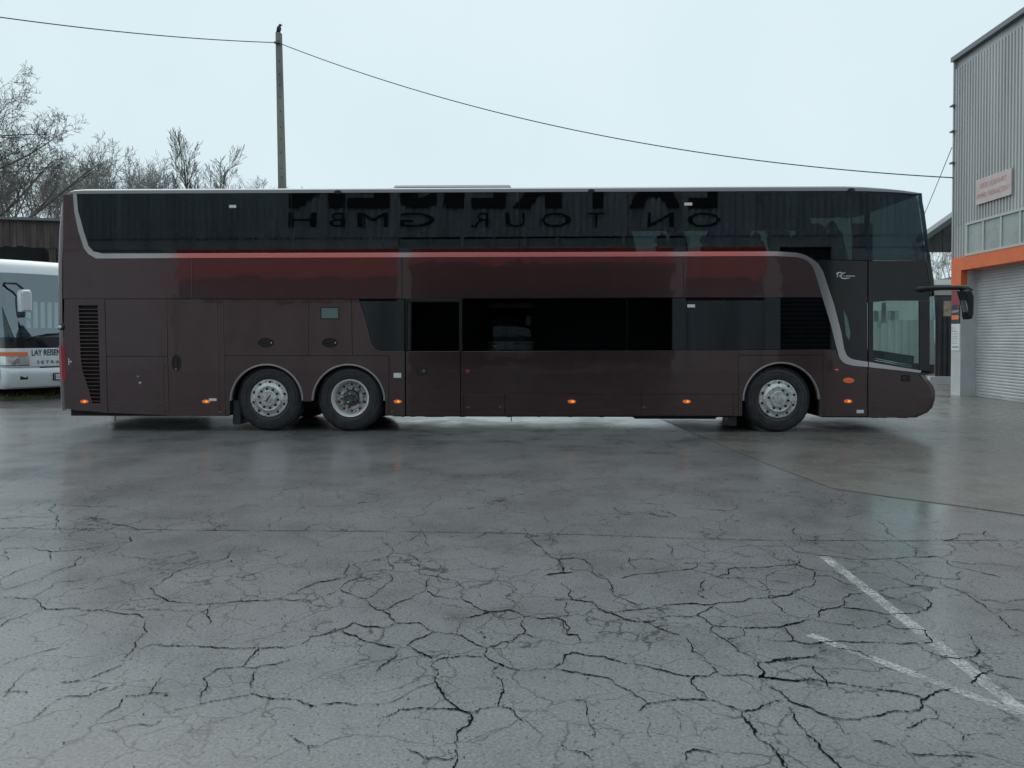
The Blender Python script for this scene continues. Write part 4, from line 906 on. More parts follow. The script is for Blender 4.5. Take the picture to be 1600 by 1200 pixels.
while z < 3.22:
    for dz, o_ in ((0, 0), (.018, -.014), (.052, -.014), (.070, 0)):
        V += [Vector(hfn(.471, .36 + o_, z + dz)), Vector(hfn(5.6, .36 + o_, z + dz))]
    F += [[k, k + 1, k + 3, k + 2], [k + 2, k + 3, k + 5, k + 4], [k + 4, k + 5, k + 7, k + 6]]; k += 8; z += .075
    F.append([k - 2, k - 1, k + 1, k]) if z < 3.22 else None
mesh('roller_door', V, F, M['shutter'], hall)
qbox('door_base', hfn, .471, 5.6, .325, .36, .01, .06, M['shutter'], hall)
qbox('wall_below', hfn, 6.1, 12.0, .0, .25, 0, 3.577, M['grey'], hall)
for py in (165, 205, 254): u, z = H(1493, py); qbox('cable_bracket', hfn, -.06, .10, -.10, -.03, z - .02, z + .02, M['fasciagrey'], hall)
# signs on it
M['faded'] = vary(mat('faded_sign_board', (0.5, 0.5, 0.5), 0.5), (0.50, 0.43, 0.42), (0.56, 0.49, 0.48), 4)
M['fadedred'] = vary(mat('faded_red_lettering', (0.55, 0.22, 0.22), 0.6), (0.55, 0.17, 0.16), (0.56, 0.28, 0.27), 9)
ua, za = H(1530, 320.6); ub, zc = H(1585.8, 260.6); zd = H(1530, 282)[1]
sg = tag(empty('exit_sign_board', C0), 'faded white board with red lettering on the grey corrugated wall', 'sign')
qbox('board', hfn, ua, ub, -.075, -.045, za, zd, M['faded'], sg)
hw = ub - ua; hh = zd - za
fr_ = lambda u0, z0: (lambda a, b, o: hfn(u0 + a, -.076 - o, z0 + b))
text('lettering', 'DIESE AUSFAHRT', fr_(ua + hw * .12, za + hh * .60), hw * .74, hh * .20, M['fadedred'], sg, .0, .01)
text('lettering', 'IMMER FREIHALTEN !', fr_(ua + hw * .03, za + hh * .22), hw * .92, hh * .20, M['fadedred'], sg, .0, .01)
M['signred'] = mat('dark_red_sign', (0.25, 0.035, 0.05), 0.4); M['signblack'] = mat('dark_blue_sign', (0.022, 0.028, 0.045), 0.4)
M['signorange'] = mat('orange_arrow', (0.78, 0.20, 0.06), 0.45); M['greytext'] = mat('grey_print', (0.25, 0.26, 0.27), 0.6); M['paper'] = mat('white_notice', (0.66, 0.69, 0.70), 0.5)
qv = lambda o: (lambda u, v, z: hfn(u, v + o, z))
ul, ur = .03, .45
s1_ = tag(mesh('red_sign', [Vector(hfn(u, v, z)) for v in (-.048, -.033) for (u, z) in ((ul, 2.36), (ur, 2.36), (ur, 2.80), (ul, 2.80))],
          [[0, 1, 2, 3], [7, 6, 5, 4], [0, 4, 5, 1], [1, 5, 6, 2], [2, 6, 7, 3], [3, 7, 4, 0]], M['signred']), 'plain dark red sign plate at the top of the grey portal pillar', 'sign'); s1_.location = C0
s2_ = tag(empty('arrow_sign', C0), 'dark blue sign plate with orange arrow on the grey portal pillar', 'sign')
qbox('plate', hfn, ul, ur, -.048, -.033, 1.87, 2.355, M['signblack'], s2_)
arw = [(.05, 1.98), (.34, 1.98), (.34, 1.95), (.43, 2.035), (.34, 2.12), (.34, 2.09), (.05, 2.09)]
V = [Vector(hfn(u, -.051, z)) for u, z in arw]; mesh('arrow', V, [list(range(len(V)))], M['signorange'], s2_)
V = [Vector(hfn(u, -.051, z)) for u, z in ((.06, 2.15), (.40, 2.17), (.40, 2.23), (.06, 2.21))]; mesh('print', V, [[0, 1, 2, 3]], M['greytext'], s2_)
V = [Vector(hfn(u, -.051, z)) for u, z in ((.27, 2.33), (.42, 2.33), (.42, 2.23), (.37, 2.27))]; mesh('print', V, [[0, 1, 2, 3]], M['signred'], s2_)
s3_ = tag(empty('notice_board', C0), 'white printed notice below the arrow sign on the grey portal pillar', 'notice')
qbox('sheet', hfn, ul, ur, -.045, -.033, 1.17, 1.865, M['paper'], s3_)
for z, a, b, h_ in ((1.75, .06, .09, .05), (1.75, .19, .21, .05), (1.67, .07, .32, .008), (1.60, .07, .38, .006), (1.54, .07, .36, .006), (1.48, .07, .37, .006), (1.42, .07, .30, .006), (1.36, .07, .36, .006), (1.265, .09, .40, .018)):
    V = [Vector(hfn(u, -.047, q)) for u, q in ((a, z - h_), (b, z - h_), (b, z + h_), (a, z + h_))]; mesh('print', V, [[0, 1, 2, 3]], M['greytext'], s3_)

# ---- carport roof, fence and low white workshop seen past the coach's nose
cp = tag(empty('carport', (12.4, 23.0, 0)), 'dark timber carport gable with grey roof edge between coach and hall', 'carport')
pa, pb, pc = at(1444, 368, 23), at(1492, 334, 23), at(1470, 392, 23)
sl = (pb.z - pa.z) / (pb.x - pa.x); xr = pa.x + 3.2; zr = pa.z + sl * 3.2
def cpm(name, pts, y0_, y1_, m):
    n = len(pts); V = [(x - 12.4, y - 23.0, z) for y in (y0_, y1_) for x, z in pts]
    return mesh(name, V, [list(range(n)), list(range(2 * n - 1, n - 1, -1))] + [[i, (i + 1) % n, n + (i + 1) % n, n + i] for i in range(n)], m, cp)
cpm('roof', [(pa.x, pa.z), (xr, zr), (xr, zr - .17), (pa.x, pa.z - .17)], 22.9, 23.5, M['fasciagrey'])
nb = 12
for i in range(nb):
    u, v = pa.x + .05 + (xr - pa.x - .1) * i / nb, pa.x + .05 + (xr - pa.x - .1) * (i + 1) / nb - .012
    cpm('gable_board', [(u, pc.z), (v, pc.z), (v, pa.z - .175 + sl * (v - pa.x)), (u, pa.z - .175 + sl * (u - pa.x))], 23.0 + .012 * (i % 2), 23.06, M['charcoal'])
cpm('beam', [(pa.x + .1, pc.z + .001), (xr - .1, pc.z + .001), (xr - .1, pc.z + .2), (pa.x + .1, pc.z + .2)], 23.1, 23.4, M['charcoal'])
for y in (23.2,): cpm('post', [(xr - .3, 0), (xr - .1, 0), (xr - .1, pc.z), (xr - .3, pc.z)], y, y + .2, M['charcoal'])
fe = tag(empty('sheet_fence', (13.4, 24.5, 0)), 'dark corrugated fence panel on a pale concrete base behind the coach mirror', 'fence')
fx0, fx1 = at(1461.5, 540, 24.5).x, at(1492, 540, 24.5).x; fz0, fz1 = at(1470, 588, 24.5).z, at(1470, 494, 24.5).z
corrugated('fence_sheet', lambda u, d, z: (u - 13.4, -d, z), fx0, fx1 + .6, [fz0, fz1], .16, .04, M['charcoal'], fe)
qbox('concrete_base', lambda u, v, z: (u - 13.4, v, z), fx0 - .2, fx1 + .6, -.08, .1, 0, fz0 - .002, M['grey'], fe)
M['whitewall'] = vary(mat('off_white_wall', (0.6, 0.62, 0.62), 0.7), (0.48, 0.51, 0.51), (0.58, 0.61, 0.61), 1.2, 6)
ws = tag(empty('flat_roof_workshop', (18, 32, 0)), 'low flat-roofed workshop with white roof edge behind the carport', 'building')
wfn = lambda u, v, z: (u - 18, v, z)
wz = at(1470, 437.5, 32).z; wx0, wx1 = 12.5, 26.0
qbox('roof_edge', wfn, wx0 - .2, wx1, -.3, 8, wz - .22, wz, M['white'], ws)
zw0, zw1 = at(1470, 500, 32).z, at(1470, 461, 32).z
corrugated('wall', lambda u, d, z: (u - 18, -d, z), wx0, wx1, [0, zw0], .3, .05, M['sheet'], ws); qbox('wall', wfn, wx0, wx1, 0, .2, zw1, wz - .221, M['sheet'], ws)
xs = at(1459, 480, 32).x
qbox('wall', wfn, wx0, xs, 0, .2, zw0 + .001, zw1 - .001, M['whitewall'], ws)
qbox('dark_window', wfn, xs + .001, wx1, .08, .12, zw0 + .001, zw1 - .001, M['charcoal'], ws)
for i in range(5): qbox('window', wfn, 13.0 + i * .66, 13.45 + i * .66, -.03, -.001, 1.9, 2.6, M['fibre'], ws)
qbox('side_wall', wfn, wx0, wx0 + .2, .201, 7.8, 0, wz - .221, M['whitewall'], ws)
pl = at(1480, 480, 31.6)
tag(box('crate_panel', pl.x - .15, pl.x + .35, 31.55, 31.6, 0, pl.z + .25, vary(mat('tan_board', (.3, .24, .16), .8), (.22, .17, .12), (.36, .30, .22), 5)), 'tan board leaning at the white workshop beyond the fence', 'board')

# ================================================================== white coach on the left
WC = Vector((-10.95, 18.85, 0)); WYAW = R(54)
# own axes: x across the front (viewer's left to right), y back along the coach, z up
wc_ = tag(empty('white_coach', WC, WYAW), 'white touring coach with orange flash over its headlight, parked at the left edge', 'coach')
M['cwhite'] = paint('coach_silver_white', (0.62, 0.65, 0.67), 0.15, 0.3, 0.8, .1)
M['g_white'] = glass('white_coach_windscreen', (0.62, 0.72, 0.72), 2.7, 0.0)
M['headlamp'] = mat('headlamp_clear', (0.62, 0.66, 0.68), 0.12, 0.6, 0.8)
CW, CLN = 2.55, 12.0
XS = [-1, -.985, -.95, -.90, -.82, -.7, -.5, -.25, 0, .25, .5, .7, .82, .90, .95, .985, 1]
def cfront(x, y0_, cx=.42):                       # bowed front in plan
    f = ss(x, 3.2); return y0_ + cx * (1 - f)
def cband(name, rows, m, x0_=-1, x1_=1, parent=None, out_=0.0):
    xs = [x for x in XS if x0_ - 1e-6 <= x <= x1_ + 1e-6]
    if xs[0] > x0_ + 1e-6: xs = [x0_] + xs
    if xs[-1] < x1_ - 1e-6: xs = xs + [x1_]
    V, F = [], []; K = len(xs)
    for (z, y) in rows:
        for x in xs: V.append((x * (CW / 2 + out_ * .6), cfront(x, y) - out_, z))
    for i in range(len(rows) - 1):
        for k in range(K - 1): F.append([i * K + k, i * K + k + 1, (i + 1) * K + k + 1, (i + 1) * K + k])
    return shade_auto(mesh(name, V, F, m, parent or wc_), 40)
cband('front_bumper', [(.30, .12), (.34, .04), (.45, 0), (.62, -.01), (.74, .0), (.78, .03), (.80, .05)], M['cwhite'])
cband('front_panel', [(.80, .05), (.83, .02), (.95, .03), (1.10, .05), (1.26, .08)], M['cwhite'])
cband('grille_slot', [(.775, .045), (.81, .045)], M['hole'], -.45, .45, None, .012)
cband('black_band', [(1.26, .08), (1.45, .10), (1.52, .11)], M['blackgloss'])
cband('windscreen', [(1.52, .11), (1.9, .17), (2.4, .28), (2.8, .39), (3.06, .46)], M['g_white'])
cband('roof_brow', [(3.06, .46), (3.17, .50), (3.28, .58), (3.36, .70), (3.41, .9), (3.42, 1.3)], M['cwhite'])
for sg_ in (-1, 1):
    x = sg_ * CW / 2; n = 'side_panel'
    V = [(x, .42, .30), (x, CLN, .30), (x, CLN, 1.30), (x, .5, 1.30)]; mesh(n, V + [(x * .97, y, z) for _, y, z in V], [[0, 1, 2, 3], [7, 6, 5, 4], [0, 4, 5, 1], [1, 5, 6, 2], [2, 6, 7, 3], [3, 7, 4, 0]], M['cwhite'], wc_)
    V = [(x * .995, .56, 1.31), (x * .995, CLN, 1.31), (x * .985, CLN, 3.06), (x * .985, .87, 3.06)]; mesh('side_window', V, [[0, 1, 2, 3]], M['g_white'], wc_)
    mesh('a_pillar', *tube_geo([(x * .985, .53, 1.5), (x * .975, .68, 2.2), (x * .965, .86, 2.9), (x * .95, .93, 3.02)], .05, 8), M['blackplastic'], wc_, True)
    V = [(x, .87, 3.06), (x, CLN, 3.06), (x * .96, CLN, 3.30), (x * .96, 1.0, 3.30), (x * .85, CLN, 3.42), (x * .85, 1.3, 3.42)]; mesh('roof_side', V, [[0, 1, 2, 3], [3, 2, 4, 5]], M['cwhite'], wc_)
    for yw in (2.7, 8.8):
        g = empty('wheel'); g.parent = wc_; g.location = (x * .96, yw, .5); g.rotation_euler = (0, 0, R(90) * sg_)
        lathe('tyre', [(.30, .02), (.33, 0), (.44, 0), (.49, .03), (.50, .08), (.50, .26), (.3, .28)], M['rubber'], g, seg=32); lathe('rim', [(.30, .02), (.28, .0), (.25, .05), (.15, .03), (.0001, .02)], M['alu'], g, seg=24)
mesh('roof', [(-CW * .425, 1.3, 3.42), (CW * .425, 1.3, 3.42), (CW * .425, CLN, 3.42), (-CW * .425, CLN, 3.42)], [[0, 1, 2, 3]], M['cwhite'], wc_)
mesh('rear_wall', [(-CW / 2, CLN, .3), (CW / 2, CLN, .3), (CW / 2, CLN, 3.2), (-CW / 2, CLN, 3.2)], [[0, 1, 2, 3]], M['cwhite'], wc_)
box('floor', -1.2, 1.2, .7, CLN - .05, .32, 1.0, M['dark'], wc_)
box('cabin_bulkhead', -1.2, 1.2, 2.6, 2.65, 1.0, 3.2, M['cabin'], wc_)
# dashboard, steering wheel, pale strips that paint in a reflection behind the windscreen
mesh('dashboard', [(-1.15, .55, 1.0), (1.15, .55, 1.0), (1.15, 1.2, 1.0), (-1.15, 1.2, 1.0), (-1.1, .58, 1.62), (1.1, .58, 1.62), (1.1, 1.1, 1.75), (-1.1, 1.1, 1.75)], [[0, 3, 2, 1], [4, 5, 6, 7], [0, 1, 5, 4], [1, 2, 6, 5], [2, 3, 7, 6], [3, 0, 4, 7]], M['cabin'], wc_)
M['reflect_pale'] = mat('pale_reflection', (0.75, 0.82, 0.78), 0.7)
for i in range(9):
    x = -.36 + i * .165; bl = box('reflection_strip', x, x + .095, 1.28, 1.30, 1.72, 2.42, M['reflect_pale'], wc_)
box('reflection_rail', -.38, 1.1, 1.27, 1.31, 1.66, 1.72, M['reflect_pale'], wc_)
V, F = tube_geo([(-.55 + .22 * math.cos(2 * math.pi * i / 20), 1.05 + .1 * math.sin(2 * math.pi * i / 20), 1.85 + .18 * math.sin(2 * math.pi * i / 20)) for i in range(21)], .018, 6); mesh('steering_wheel', V, F, M['blackplastic'], wc_, True)
box('driver_seat', -.85, -.4, 1.5, 1.65, 1.2, 2.25, M['seat'], wc_, .05)
# headlamps, orange flash, plate, lettering, wipers, mirror
for a_, b_ in ((-1, -.62), (.62, 1)):
    hl = cband('headlamp', [(.86, .03), (.90, .03), (1.00, .04), (1.07, .05)], M['headlamp'], a_, b_, None, .010)
    cband('lamp_surround', [(.845, .03), (.86, .03)], M['blackplastic'], a_, b_, hl, .012)
    c_ = a_ * .55 + b_ * .45; lens = disc('lamp_lens', (c_ * CW / 2 * .985, .965), .06, cfront(c_, .035) - .03, cfront(c_, .035) + .02, M['chrome'], hl, 16)
    cband('orange_flash', [(1.075, .048), (1.11, .055), (1.17, .065)], M['orange'], a_, b_ - .02 if a_ < 0 else b_, None, .008)
    fg = cband('fog_lamp', [(.52, .0), (.60, .0)], M['blackplastic'], c_ - .07 + .12, c_ + .05 + .12, None, .006)
def cfr(x0_, z0_, y_): return lambda a, b, o: ((x0_ + a), cfront((x0_ + a) / (CW / 2), y_) - .004 - o, z0_ + b)
M['navy'] = mat('dark_blue_lettering', (0.03, 0.05, 0.09), 0.5)
text('lettering', 'LAY REISEN', cfr(-.74, 1.075, .052), .64, .16, M['navy'], wc_, .02, .01)
text('badge', 'S E T R A', cfr(-.64, .885, .028), .50, .075, M['navy'], wc_, .015, .01)
pl_ = box('licence_plate', -.28, .22, -.035, -.012, .50, .625, M['white'], wc_, .004); box('plate_frame', -.31, .25, -.030, -.006, .475, .65, M['blackplastic'], wc_, .004)
box('plate_band', -.275, -.245, -.037, -.0352, .505, .62, M['navy'], pl_)
text('plate_text', 'EL LA 700', lambda a, b, o: (-.22 + a, -.036 - o * .5, .53 + b), .40, .065, M['blacktext'], pl_, .0, .01)
for pts in ([(-.9, .12, 1.48), (-.4, .06, 1.60), (.05, .09, 1.62)], [(.1, .06, 1.45), (.5, .1, 1.58), (.95, .25, 1.60)]):
    tube('wiper', pts, [.014, .012, .008], M['blackplastic'], wc_, 6)
tube('mirror_arm', [(-1.12, .62, 2.72), (-1.22, .30, 2.80), (-1.05, .05, 2.78), (-.92, -.02, 2.62)], .03, M['blackplastic'], wc_, 8)
slab('mirror_head', [(-1.02, 2.12), (-.80, 2.12), (-.78, 2.16), (-.79, 2.58), (-.83, 2.64), (-.99, 2.64), (-1.03, 2.57)], M['cwhite'], wc_, -.12, .10, 0, .04)

c2 = copy_tree(wc_); c2.location = (RF(790, 520)[0], DY - 6.0, 0); c2.rotation_euler = (0, 0, R(176))  # unseen copy, added so the black lower windows have something pale to reflect
tag(c2, 'white touring coach copy added in the depot opening, facing out, to mirror in the lower windows', 'coach')

# ================================================================== timber shed behind it
SH = Vector((-19.0, 27.0, 0)); SYAW = R(14)
shed = tag(empty('open_shed', SH, SYAW), 'open shed with weathered brown board fascia behind the white coach', 'shed')
def SP(px, py):                                   # on the shed's front plane -> own x, z
    a = Vector((math.cos(SYAW), math.sin(SYAW), 0)); b = Vector((-math.sin(SYAW), math.cos(SYAW), 0)); d = ray(px, py); k = (SH - CAM).dot(b) / d.dot(b); q = CAM + d * k - SH
    return q.dot(a), q.z
ztp, zbt = SP(46, 343)[1], SP(46, 386)[1]; xl, xr = SP(-60, 350)[0], SP(330, 350)[0]
x = xl; i = 0
while x < xr:
    d_ = .012 * random.random(); box('fascia_board', x, x + .205, -.03 - d_, .0, zbt + random.uniform(-.03, .03), ztp - .06, M['brownwood'], shed); x += .215; i += 1
V = [(xl - .2, -.25, ztp - .05), (xr + .2, -.25, ztp - .05), (xr + .2, 8, ztp + .9), (xl - .2, 8, ztp + .9)]
mesh('roof', V + [(a, b, c + .09) for a, b, c in V], [[0, 3, 2, 1], [4, 5, 6, 7], [0, 1, 5, 4], [1, 2, 6, 5], [2, 3, 7, 6], [3, 0, 4, 7]], M['fasciagrey'], shed)
box('back_wall', xl, xr, 7.8, 7.9, 0, ztp + .8, M['void'], shed); box('side_wall', xl, xl + .1, .05, 7.79, 0, ztp - .1, M['void'], shed); box('side_wall', xr - .1, xr, .05, 7.79, 0, ztp - .1, M['void'], shed)
for k in range(4): px_ = xl + .3 + (xr - xl - .6) * k / 3; box('post', px_ - .1, px_ + .1, .01, .2, 0, zbt, M['brownwood'], shed)

# ================================================================== verge with moss and grass
M['moss'] = vary(mat('mossy_earth', (.09, .09, .05), .9), (.06, .058, .04), (.15, .15, .075), 4, 8, bump=.6, bscale=20, bdist=.03)
vg = [(-40, 17), (-14, 17.8), (-12.1, 18.25), (-11.2, 19.1), (-9, 20), (-6, 21.5), (-7, 25.5), (-40, 26)]
tag(mesh('verge', [(x, y, .09) for x, y in vg] + [(x, y, 0) for x, y in vg], [list(range(8))] + [[i, (i + 1) % 8, 8 + (i + 1) % 8, 8 + i] for i in range(8)], M['moss']), kind='structure')
M['grass'] = vary(mat('grass_blades', (.10, .11, .05), .8), (.08, .085, .04), (.19, .185, .09), 3)
V, F = [], []; rg = random.Random(5)
for i in range(9000):
    x, y = rg.uniform(-15, -6.8), rg.uniform(18, 24); h = rg.uniform(.02, .09) * (1 if rg.random() < .8 else 1.6)
    if y < 18.35 + max(0, x + 12.1) * .75: continue
    a = rg.uniform(0, 6.28); k = len(V); dx, dy = math.cos(a) * .02, math.sin(a) * .02
    V += [(x - dx, y - dy, .08), (x + dx, y + dy, .08), (x + rg.uniform(-.08, .08), y + rg.uniform(-.08, .08), .08 + h)]; F.append([k, k + 1, k + 2])
d_ = bpy.data.meshes.new('grass'); d_.from_pydata(V, [], F); d_.materials.append(M['grass']); tag(link(bpy.data.objects.new('grass', d_)), 'short mossy grass along the verge behind the white coach', 'grass', kind='stuff')

# ================================================================== hill and bare trees
M['litter'] = vary(mat('leaf_litter_slope', (.10, .085, .065), .95), (.085, .075, .06), (.15, .135, .105), 1.5, 8, bump=.5, bscale=8, bdist=.1)
def hz(x, y):
    sm3 = lambda v: max(0.0, min(1.0, v)) ** 2 * (3 - 2 * max(0.0, min(1.0, v)))
    return -.3 + sm3((y - 40) / 22) * (1.0 + 9.5 * sm3((-x - 4) / 16)) + sm3((y - 44) / 24) * 6.2 * sm3((x - 22) / 18)
V, F = [], []; NX, NY = 60, 24
for j in range(NY + 1):
    for i in range(NX + 1):
        x = -110 + 230 * i / NX; y = 40 + 90 * j / NY; V.append((x, y, hz(x, y) + .25 * math.sin(x * .7) * math.sin(y * .5)))
for j in range(NY):
    for i in range(NX): k = j * (NX + 1) + i; F.append([k, k + 1, k + NX + 2, k + NX + 1])
tag(mesh('hillside', V, F, M['litter'], None, True), kind='structure')
M['bark'] = vary(mat('bare_bark', (.075, .068, .06), .9), (.05, .046, .043), (.11, .10, .09), 5)
M['twig'] = mat('bare_twigs', (.105, .096, .086), .9); M['twighaze'] = mat('hazed_twigs', (.20, .195, .185), .9)  # the far twigs' base colour is paled to stand for haze
M['birch'] = vary(mat('birch_bark', (.2, .2, .19), .8), (.09, .088, .085), (.26, .26, .25), 3)
def grow(base, h, rnd, V1, F1, V2, F2, spread=.55, levels=5, r0=None, lean=(0, 0), kids=(7, 6, 5, 5, 4), curl=.16, up=.25, first=.25, thin=.006, cl=.62):
    def branch(p, d, ln, r, lv):
        n = 6 if lv < 2 else (4 if lv < 4 else 3); pts = [p]; rs = [r]; q = p.copy(); dd = d.copy(); side = []
        for i in range(n):
            dd = (dd + Vector((rnd.gauss(0, curl), rnd.gauss(0, curl), rnd.gauss(0, curl * .6) + up * .16))).normalized()
            q = q + dd * (ln / n); pts.append(q.copy()); f = (i + 1) / n
            rs.append(max(thin * .6, r * (1 - f * (.72 if lv else .78)))); side.append((q.copy(), dd.copy(), f))
        (VV, FF) = (V1, F1) if lv < 2 else (V2, F2)
        tube_geo(pts, rs, 6 if lv == 0 else (5 if lv == 1 else 3), VV, FF, cap=False)
        if lv >= levels - 1: return
        for c in range(kids[lv]):
            f = first + (1 - first) * (c + rnd.random()) / kids[lv] if lv == 0 else .2 + .8 * (c + rnd.random()) / kids[lv]
            k = min(n - 1, int(f * n)); g = f * n - k; pp_ = pts[k].lerp(pts[k + 1], g); dl = (pts[k + 1] - pts[k]).normalized()
            az = rnd.uniform(0, 6.283); side_ = dl.orthogonal().normalized(); side_.rotate(Matrix.Rotation(az, 3, dl))
            nd = (dl * (1 - spread * .7) + side_ * spread * rnd.uniform(.7, 1.3) + Vector((0, 0, .12))).normalized()
            branch(pp_, nd, ln * (cl if lv == 0 else .58) * rnd.uniform(.7, 1.15) * (1.15 - .5 * f), max(thin, rs[k] * .55), lv + 1)
    branch(Vector(base), Vector((lean[0], lean[1], 1)).normalized(), h, r0 or h * .022, 0)
def tree(name, label, px, ytop, Y, seed, bark='bark', twig='twig', group='bare trees behind the yard', **kw):
    p = at(px, ytop, Y); z0_ = hz(p.x, Y) - .2 if Y > 42 else 0; h = (p.z - z0_)
    t = tag(empty(name, (p.x, Y, z0_)), label, 'tree', group); V1, F1, V2, F2 = [], [], [], []; rnd = random.Random(seed)
    grow((0, 0, 0), h * .86, rnd, V1, F1, V2, F2, **kw)
    k = h / max(v[2] for v in V1 + V2); V1 = [Vector(v) * k for v in V1]; V2 = [Vector(v) * k for v in V2]
    mesh('trunk', V1, F1, M[bark], t, True); d = bpy.data.meshes.new('crown'); d.from_pydata([tuple(v) for v in V2], [], F2); d.materials.append(M[twig]); link(bpy.data.objects.new('crown', d), t)
    return t
tree('bare_tree', 'largest bare tree with wide dark spreading branches at the left edge', -22, 74, 40, 11, levels=6, kids=(9, 6, 5, 5, 4), spread=.75, curl=.13, first=.18, r0=.32, thin=.012)
tree('bare_tree', 'thin forked bare tree just right of the largest left-edge tree', 66, 190, 46, 5, levels=5, kids=(8, 6, 5, 4), spread=.5, thin=.014, r0=.12)
tree('bare_tree', 'crooked bare tree above the rear roof corner of the brown coach', 118, 228, 50, 21, 'bark', 'twighaze', levels=5, kids=(7, 5, 4, 3), spread=.55, curl=.2, thin=.014, r0=.12)
tree('bare_tree', 'small bare tree with twisted forks, left of the small pale birch', 168, 236, 50, 8, 'bark', 'twighaze', levels=5, kids=(7, 5, 4, 3), spread=.6, curl=.2, thin=.014, r0=.11)
tree('birch_tree', 'small pale birch left of the tall birch above the coach roof', 245, 228, 54, 31, 'birch', 'twighaze', levels=5, kids=(11, 5, 4, 3), cl=.38, curl=.10, spread=.36, thin=.013, r0=.09)
tree('birch_tree', 'tall slender bare birch standing highest over the coach roof', 292, 203, 54, 41, 'bark', 'twig', levels=5, kids=(17, 6, 4, 3), cl=.40, curl=.09, spread=.36, thin=.014, r0=.12)
tree('birch_tree', 'bare birch between the tall birch and the utility pole', 334, 222, 54, 51, 'bark', 'twighaze', levels=5, kids=(13, 6, 4, 3), cl=.42, curl=.10, spread=.40, thin=.014, r0=.11)
tree('bare_tree', 'low pale bare tree nearest the utility pole on its left', 382, 262, 56, 61, 'bark', 'twighaze', levels=5, kids=(9, 5, 4, 3), cl=.40, spread=.42, thin=.012, r0=.08)
tree('bare_tree', 'short bushy bare tree at the foot of the thin forked tree', 92, 232, 47, 71, 'bark', 'twighaze', levels=5, kids=(10, 7, 5, 4), spread=.7, thin=.013, r0=.10)
import numpy as np
def shrubs(seed, n, levels=4, kids=(7, 5, 4), spread=.55):
    r = []; rnd = random.Random(seed)
    for i in range(n):
        V2, F2 = [], []; grow((0, 0, 0), 4.0, rnd, V2, F2, V2, F2, levels=levels, kids=kids, spread=spread, curl=.18, first=.12, thin=.013, r0=.05, cl=.55)
        r.append((np.array([tuple(v) for v in V2]) * (4.0 / max(v[2] for v in V2)), np.array(F2)))
    return r
SHR = shrubs(2, 10)
def thicket(name, label, spots, seed, m):
    rnd = random.Random(seed); VV, FF, k = [], [], 0
    for (x, y, h) in spots:
        v, f = SHR[rnd.randrange(len(SHR))]; a = rnd.uniform(0, 6.283); s = h / 4.0; c, q = math.cos(a), math.sin(a)
        w_ = np.column_stack(((v[:, 0] * c - v[:, 1] * q) * s + x, (v[:, 0] * q + v[:, 1] * c) * s + y, v[:, 2] * s + hz(x, y) - .1)); VV.append(w_); FF.append(f + k); k += len(v)
    VV = np.concatenate(VV); FF = np.concatenate(FF)
    d = bpy.data.meshes.new(name); d.from_pydata(VV.tolist(), [], FF.tolist()); d.materials.append(M[m]); return tag(link(bpy.data.objects.new(name, d)), label, 'undergrowth', kind='stuff')
rg = random.Random(17)
sp = [(rg.uniform(-44, -22), rg.uniform(43, 58), rg.uniform(1.5, 3.6)) for i in range(80)]
thicket('undergrowth', 'tangled brown undergrowth on the slope behind the shed', sp, 3, 'twig')
sp = [(x, rg.uniform(60, 70), rg.uniform(2.8, 4.8) + (2.2 if x < -29 else 0)) for x in [rg.uniform(-48, -12) for i in range(150)]]
thicket('far_scrub', 'pale bare scrub along the low ridge behind the brown coach', sp, 4, 'twighaze')
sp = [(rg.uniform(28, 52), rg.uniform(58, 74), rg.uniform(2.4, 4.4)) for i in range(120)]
thicket('far_wood', 'grey bare wood on the rise seen past the coach mirror', sp, 6, 'twighaze')

# ================================================================== utility pole, bird, cables
PY = 27.0
tp = at(435.6, 52, PY); bt = at(441, 290, PY)
pole = tag(empty('utility_pole', (bt.x, PY, 0)), 'weathered grey concrete utility pole rising behind the coach roof', 'pole')
M['concrete'] = vary(mat('weathered_concrete', (.22, .22, .19), .85), (.13, .14, .125), (.25, .255, .225), 2.5, 8, stretch=(1, 1, .25), bump=.3)
lx = (tp.x - bt.x) / (tp.z - bt.z); wpx = PY / FPX
def pw(z): f = z / tp.z; return (.29 - .11 * f) / 2
V = []
for z in (0, tp.z):
    h = pw(z); c = (tp.x - bt.x) + lx * (z - tp.z); V += [(c - h, -h, z), (c + h, -h, z), (c + h, h, z), (c - h, h, z)]
mesh('pole_shaft', V, [[0, 1, 5, 4], [1, 2, 6, 5], [2, 3, 7, 6], [3, 0, 4, 7], [4, 5, 6, 7], [3, 2, 1, 0]], M['concrete'], pole)
for py in (97, 118, 135, 153, 175, 200, 218, 239, 264, 278):
    q = at(437, py, PY); c = (tp.x - bt.x) + lx * (q.z - tp.z); disc('bolt_hole', (c + .02, q.z), .022, -pw(q.z) - .003, -pw(q.z) + .02, M['hole'], pole, 10)
zi = at(435, 68, PY).z; c = (tp.x - bt.x) + lx * (zi - tp.z)
box('cable_clamp', c - .13, c + .13, -pw(zi) - .05, -pw(zi) - .001, zi - .05, zi + .03, M['fasciagrey'], pole, .008)
lathe('insulator', [(.03, -.06), (.045, -.03), (.03, 0), (.045, .03), (.0001, .06)], M['fasciagrey'], pole, (c, -pw(zi) - .08, zi), 12, 'z')
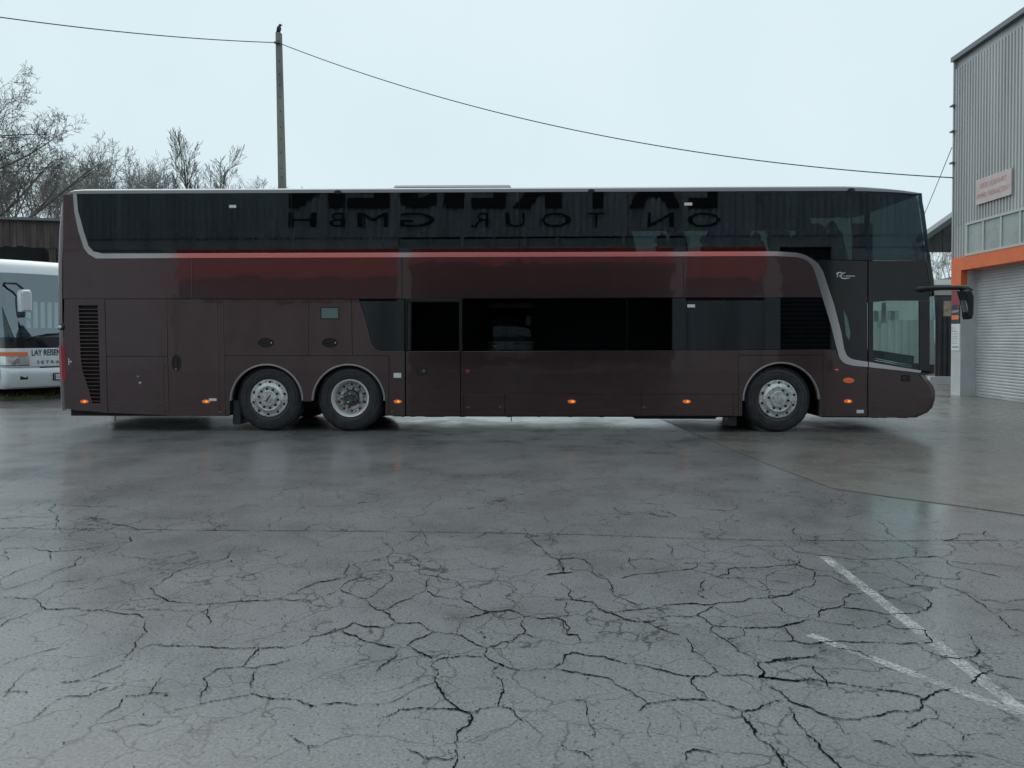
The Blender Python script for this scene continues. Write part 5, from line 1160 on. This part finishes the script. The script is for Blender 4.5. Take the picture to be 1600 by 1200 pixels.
# bird on the pole top, facing right
bb = Vector((tp.x, PY, tp.z))
bird = tag(empty('perched_bird', bb), 'dark bird perched on top of the utility pole, facing right', 'bird')
bm = bmesh.new(); bmesh.ops.create_icosphere(bm, subdivisions=3, radius=1.0)
for v in bm.verts:                                  # egg-shaped body, chest forward
    x, y, z = v.co; k = 1 - .28 * (z if z > 0 else z * .9) ; v.co = Vector((x * .075 * k + .018 * z + .012, y * .068 * k, z * .125 + .155))
r_ = bmesh.ops.create_icosphere(bm, subdivisions=3, radius=1.0)
for v in r_['verts']: x, y, z = v.co; v.co = Vector((x * .052 + .048, y * .044, z * .045 + .283))
def cone(pts, rad): 
    V, F = tube_geo(pts, rad, 8); k = [bm.verts.new(tuple(v)) for v in V]; [bm.faces.new([k[i] for i in f]) for f in F]
cone([(.085, 0, .285), (.12, 0, .281), (.150, 0, .272)], [.020, .012, .002])                               # beak
cone([(-.03, 0, .10), (-.065, 0, .03), (-.095, 0, -.06)], [.045, .036, .026])                              # tail
M['feather'] = vary(mat('dark_feathers', (.02, .021, .024), .6), (.012, .013, .016), (.035, .037, .045), 30)
from_bm('body', bm, M['feather'], bird, True)
for sgn in (-1, 1):
    w1 = [(.03, sgn * .055, .235), (.0, sgn * .075, .19), (-.03, sgn * .070, .12), (-.062, sgn * .04, .03)]; V, F = tube_geo([Vector(q) for q in w1], [.028, .042, .034, .006], 8)
    V = [Vector((v[0], sgn * .05 + (v[1] - sgn * .05) * .55, v[2])) for v in V]; mesh('wing', V, F, M['feather'], bird, True)
    V, F = tube_geo([(.01, sgn * .025, .06), (.015, sgn * .025, .005)], .007, 6); 
    for a in (-.5, 0, .5, 3.14): tube_geo([(.015, sgn * .025, .006), (.015 + .03 * math.cos(a), sgn * .025 + .03 * math.sin(a), .004)], .004, 5, V, F)
    mesh('leg', V, F, M['hole'], bird, True); disc('eye', (.068, .292), .008, sgn * .043 - .004, sgn * .043 + .004, M['chrome'], bird, 8)
M['cable'] = mat('black_cable', (.03, .032, .034), .5)
def sag(a, b, s, n=40): return [a.lerp(b, i / n) - Vector((0, 0, s * 4 * (i / n) * (1 - i / n))) for i in range(n + 1)]
ca = at(436, 69, PY) - Vector((0, .14, 0)); hu, hzz = H(1490.5, 278); cb = C0 + Vector(hfn(max(.02, hu), -.03, hzz))
tag(tube('overhead_cable', sag(ca, cb, .85), .015, M['cable'], None, 6), 'black overhead cable sagging from the pole to the grey hall', 'cable', 'overhead cables')
cl = at(-260, -14, 18)
tag(tube('overhead_cable', sag(ca, cl, .22), .015, M['cable'], None, 6), 'black overhead cable leaving the pole towards the left edge', 'cable', 'overhead cables')
tag(tube('guy_wire', sag(C0 + Vector(hfn(-.02, -.05, H(1491, 230)[1])), at(1440, 345, 26), .02, 10), .010, M['cable'], None, 5), 'thin slanting wire from the grey hall corner down behind the coach', 'wire')
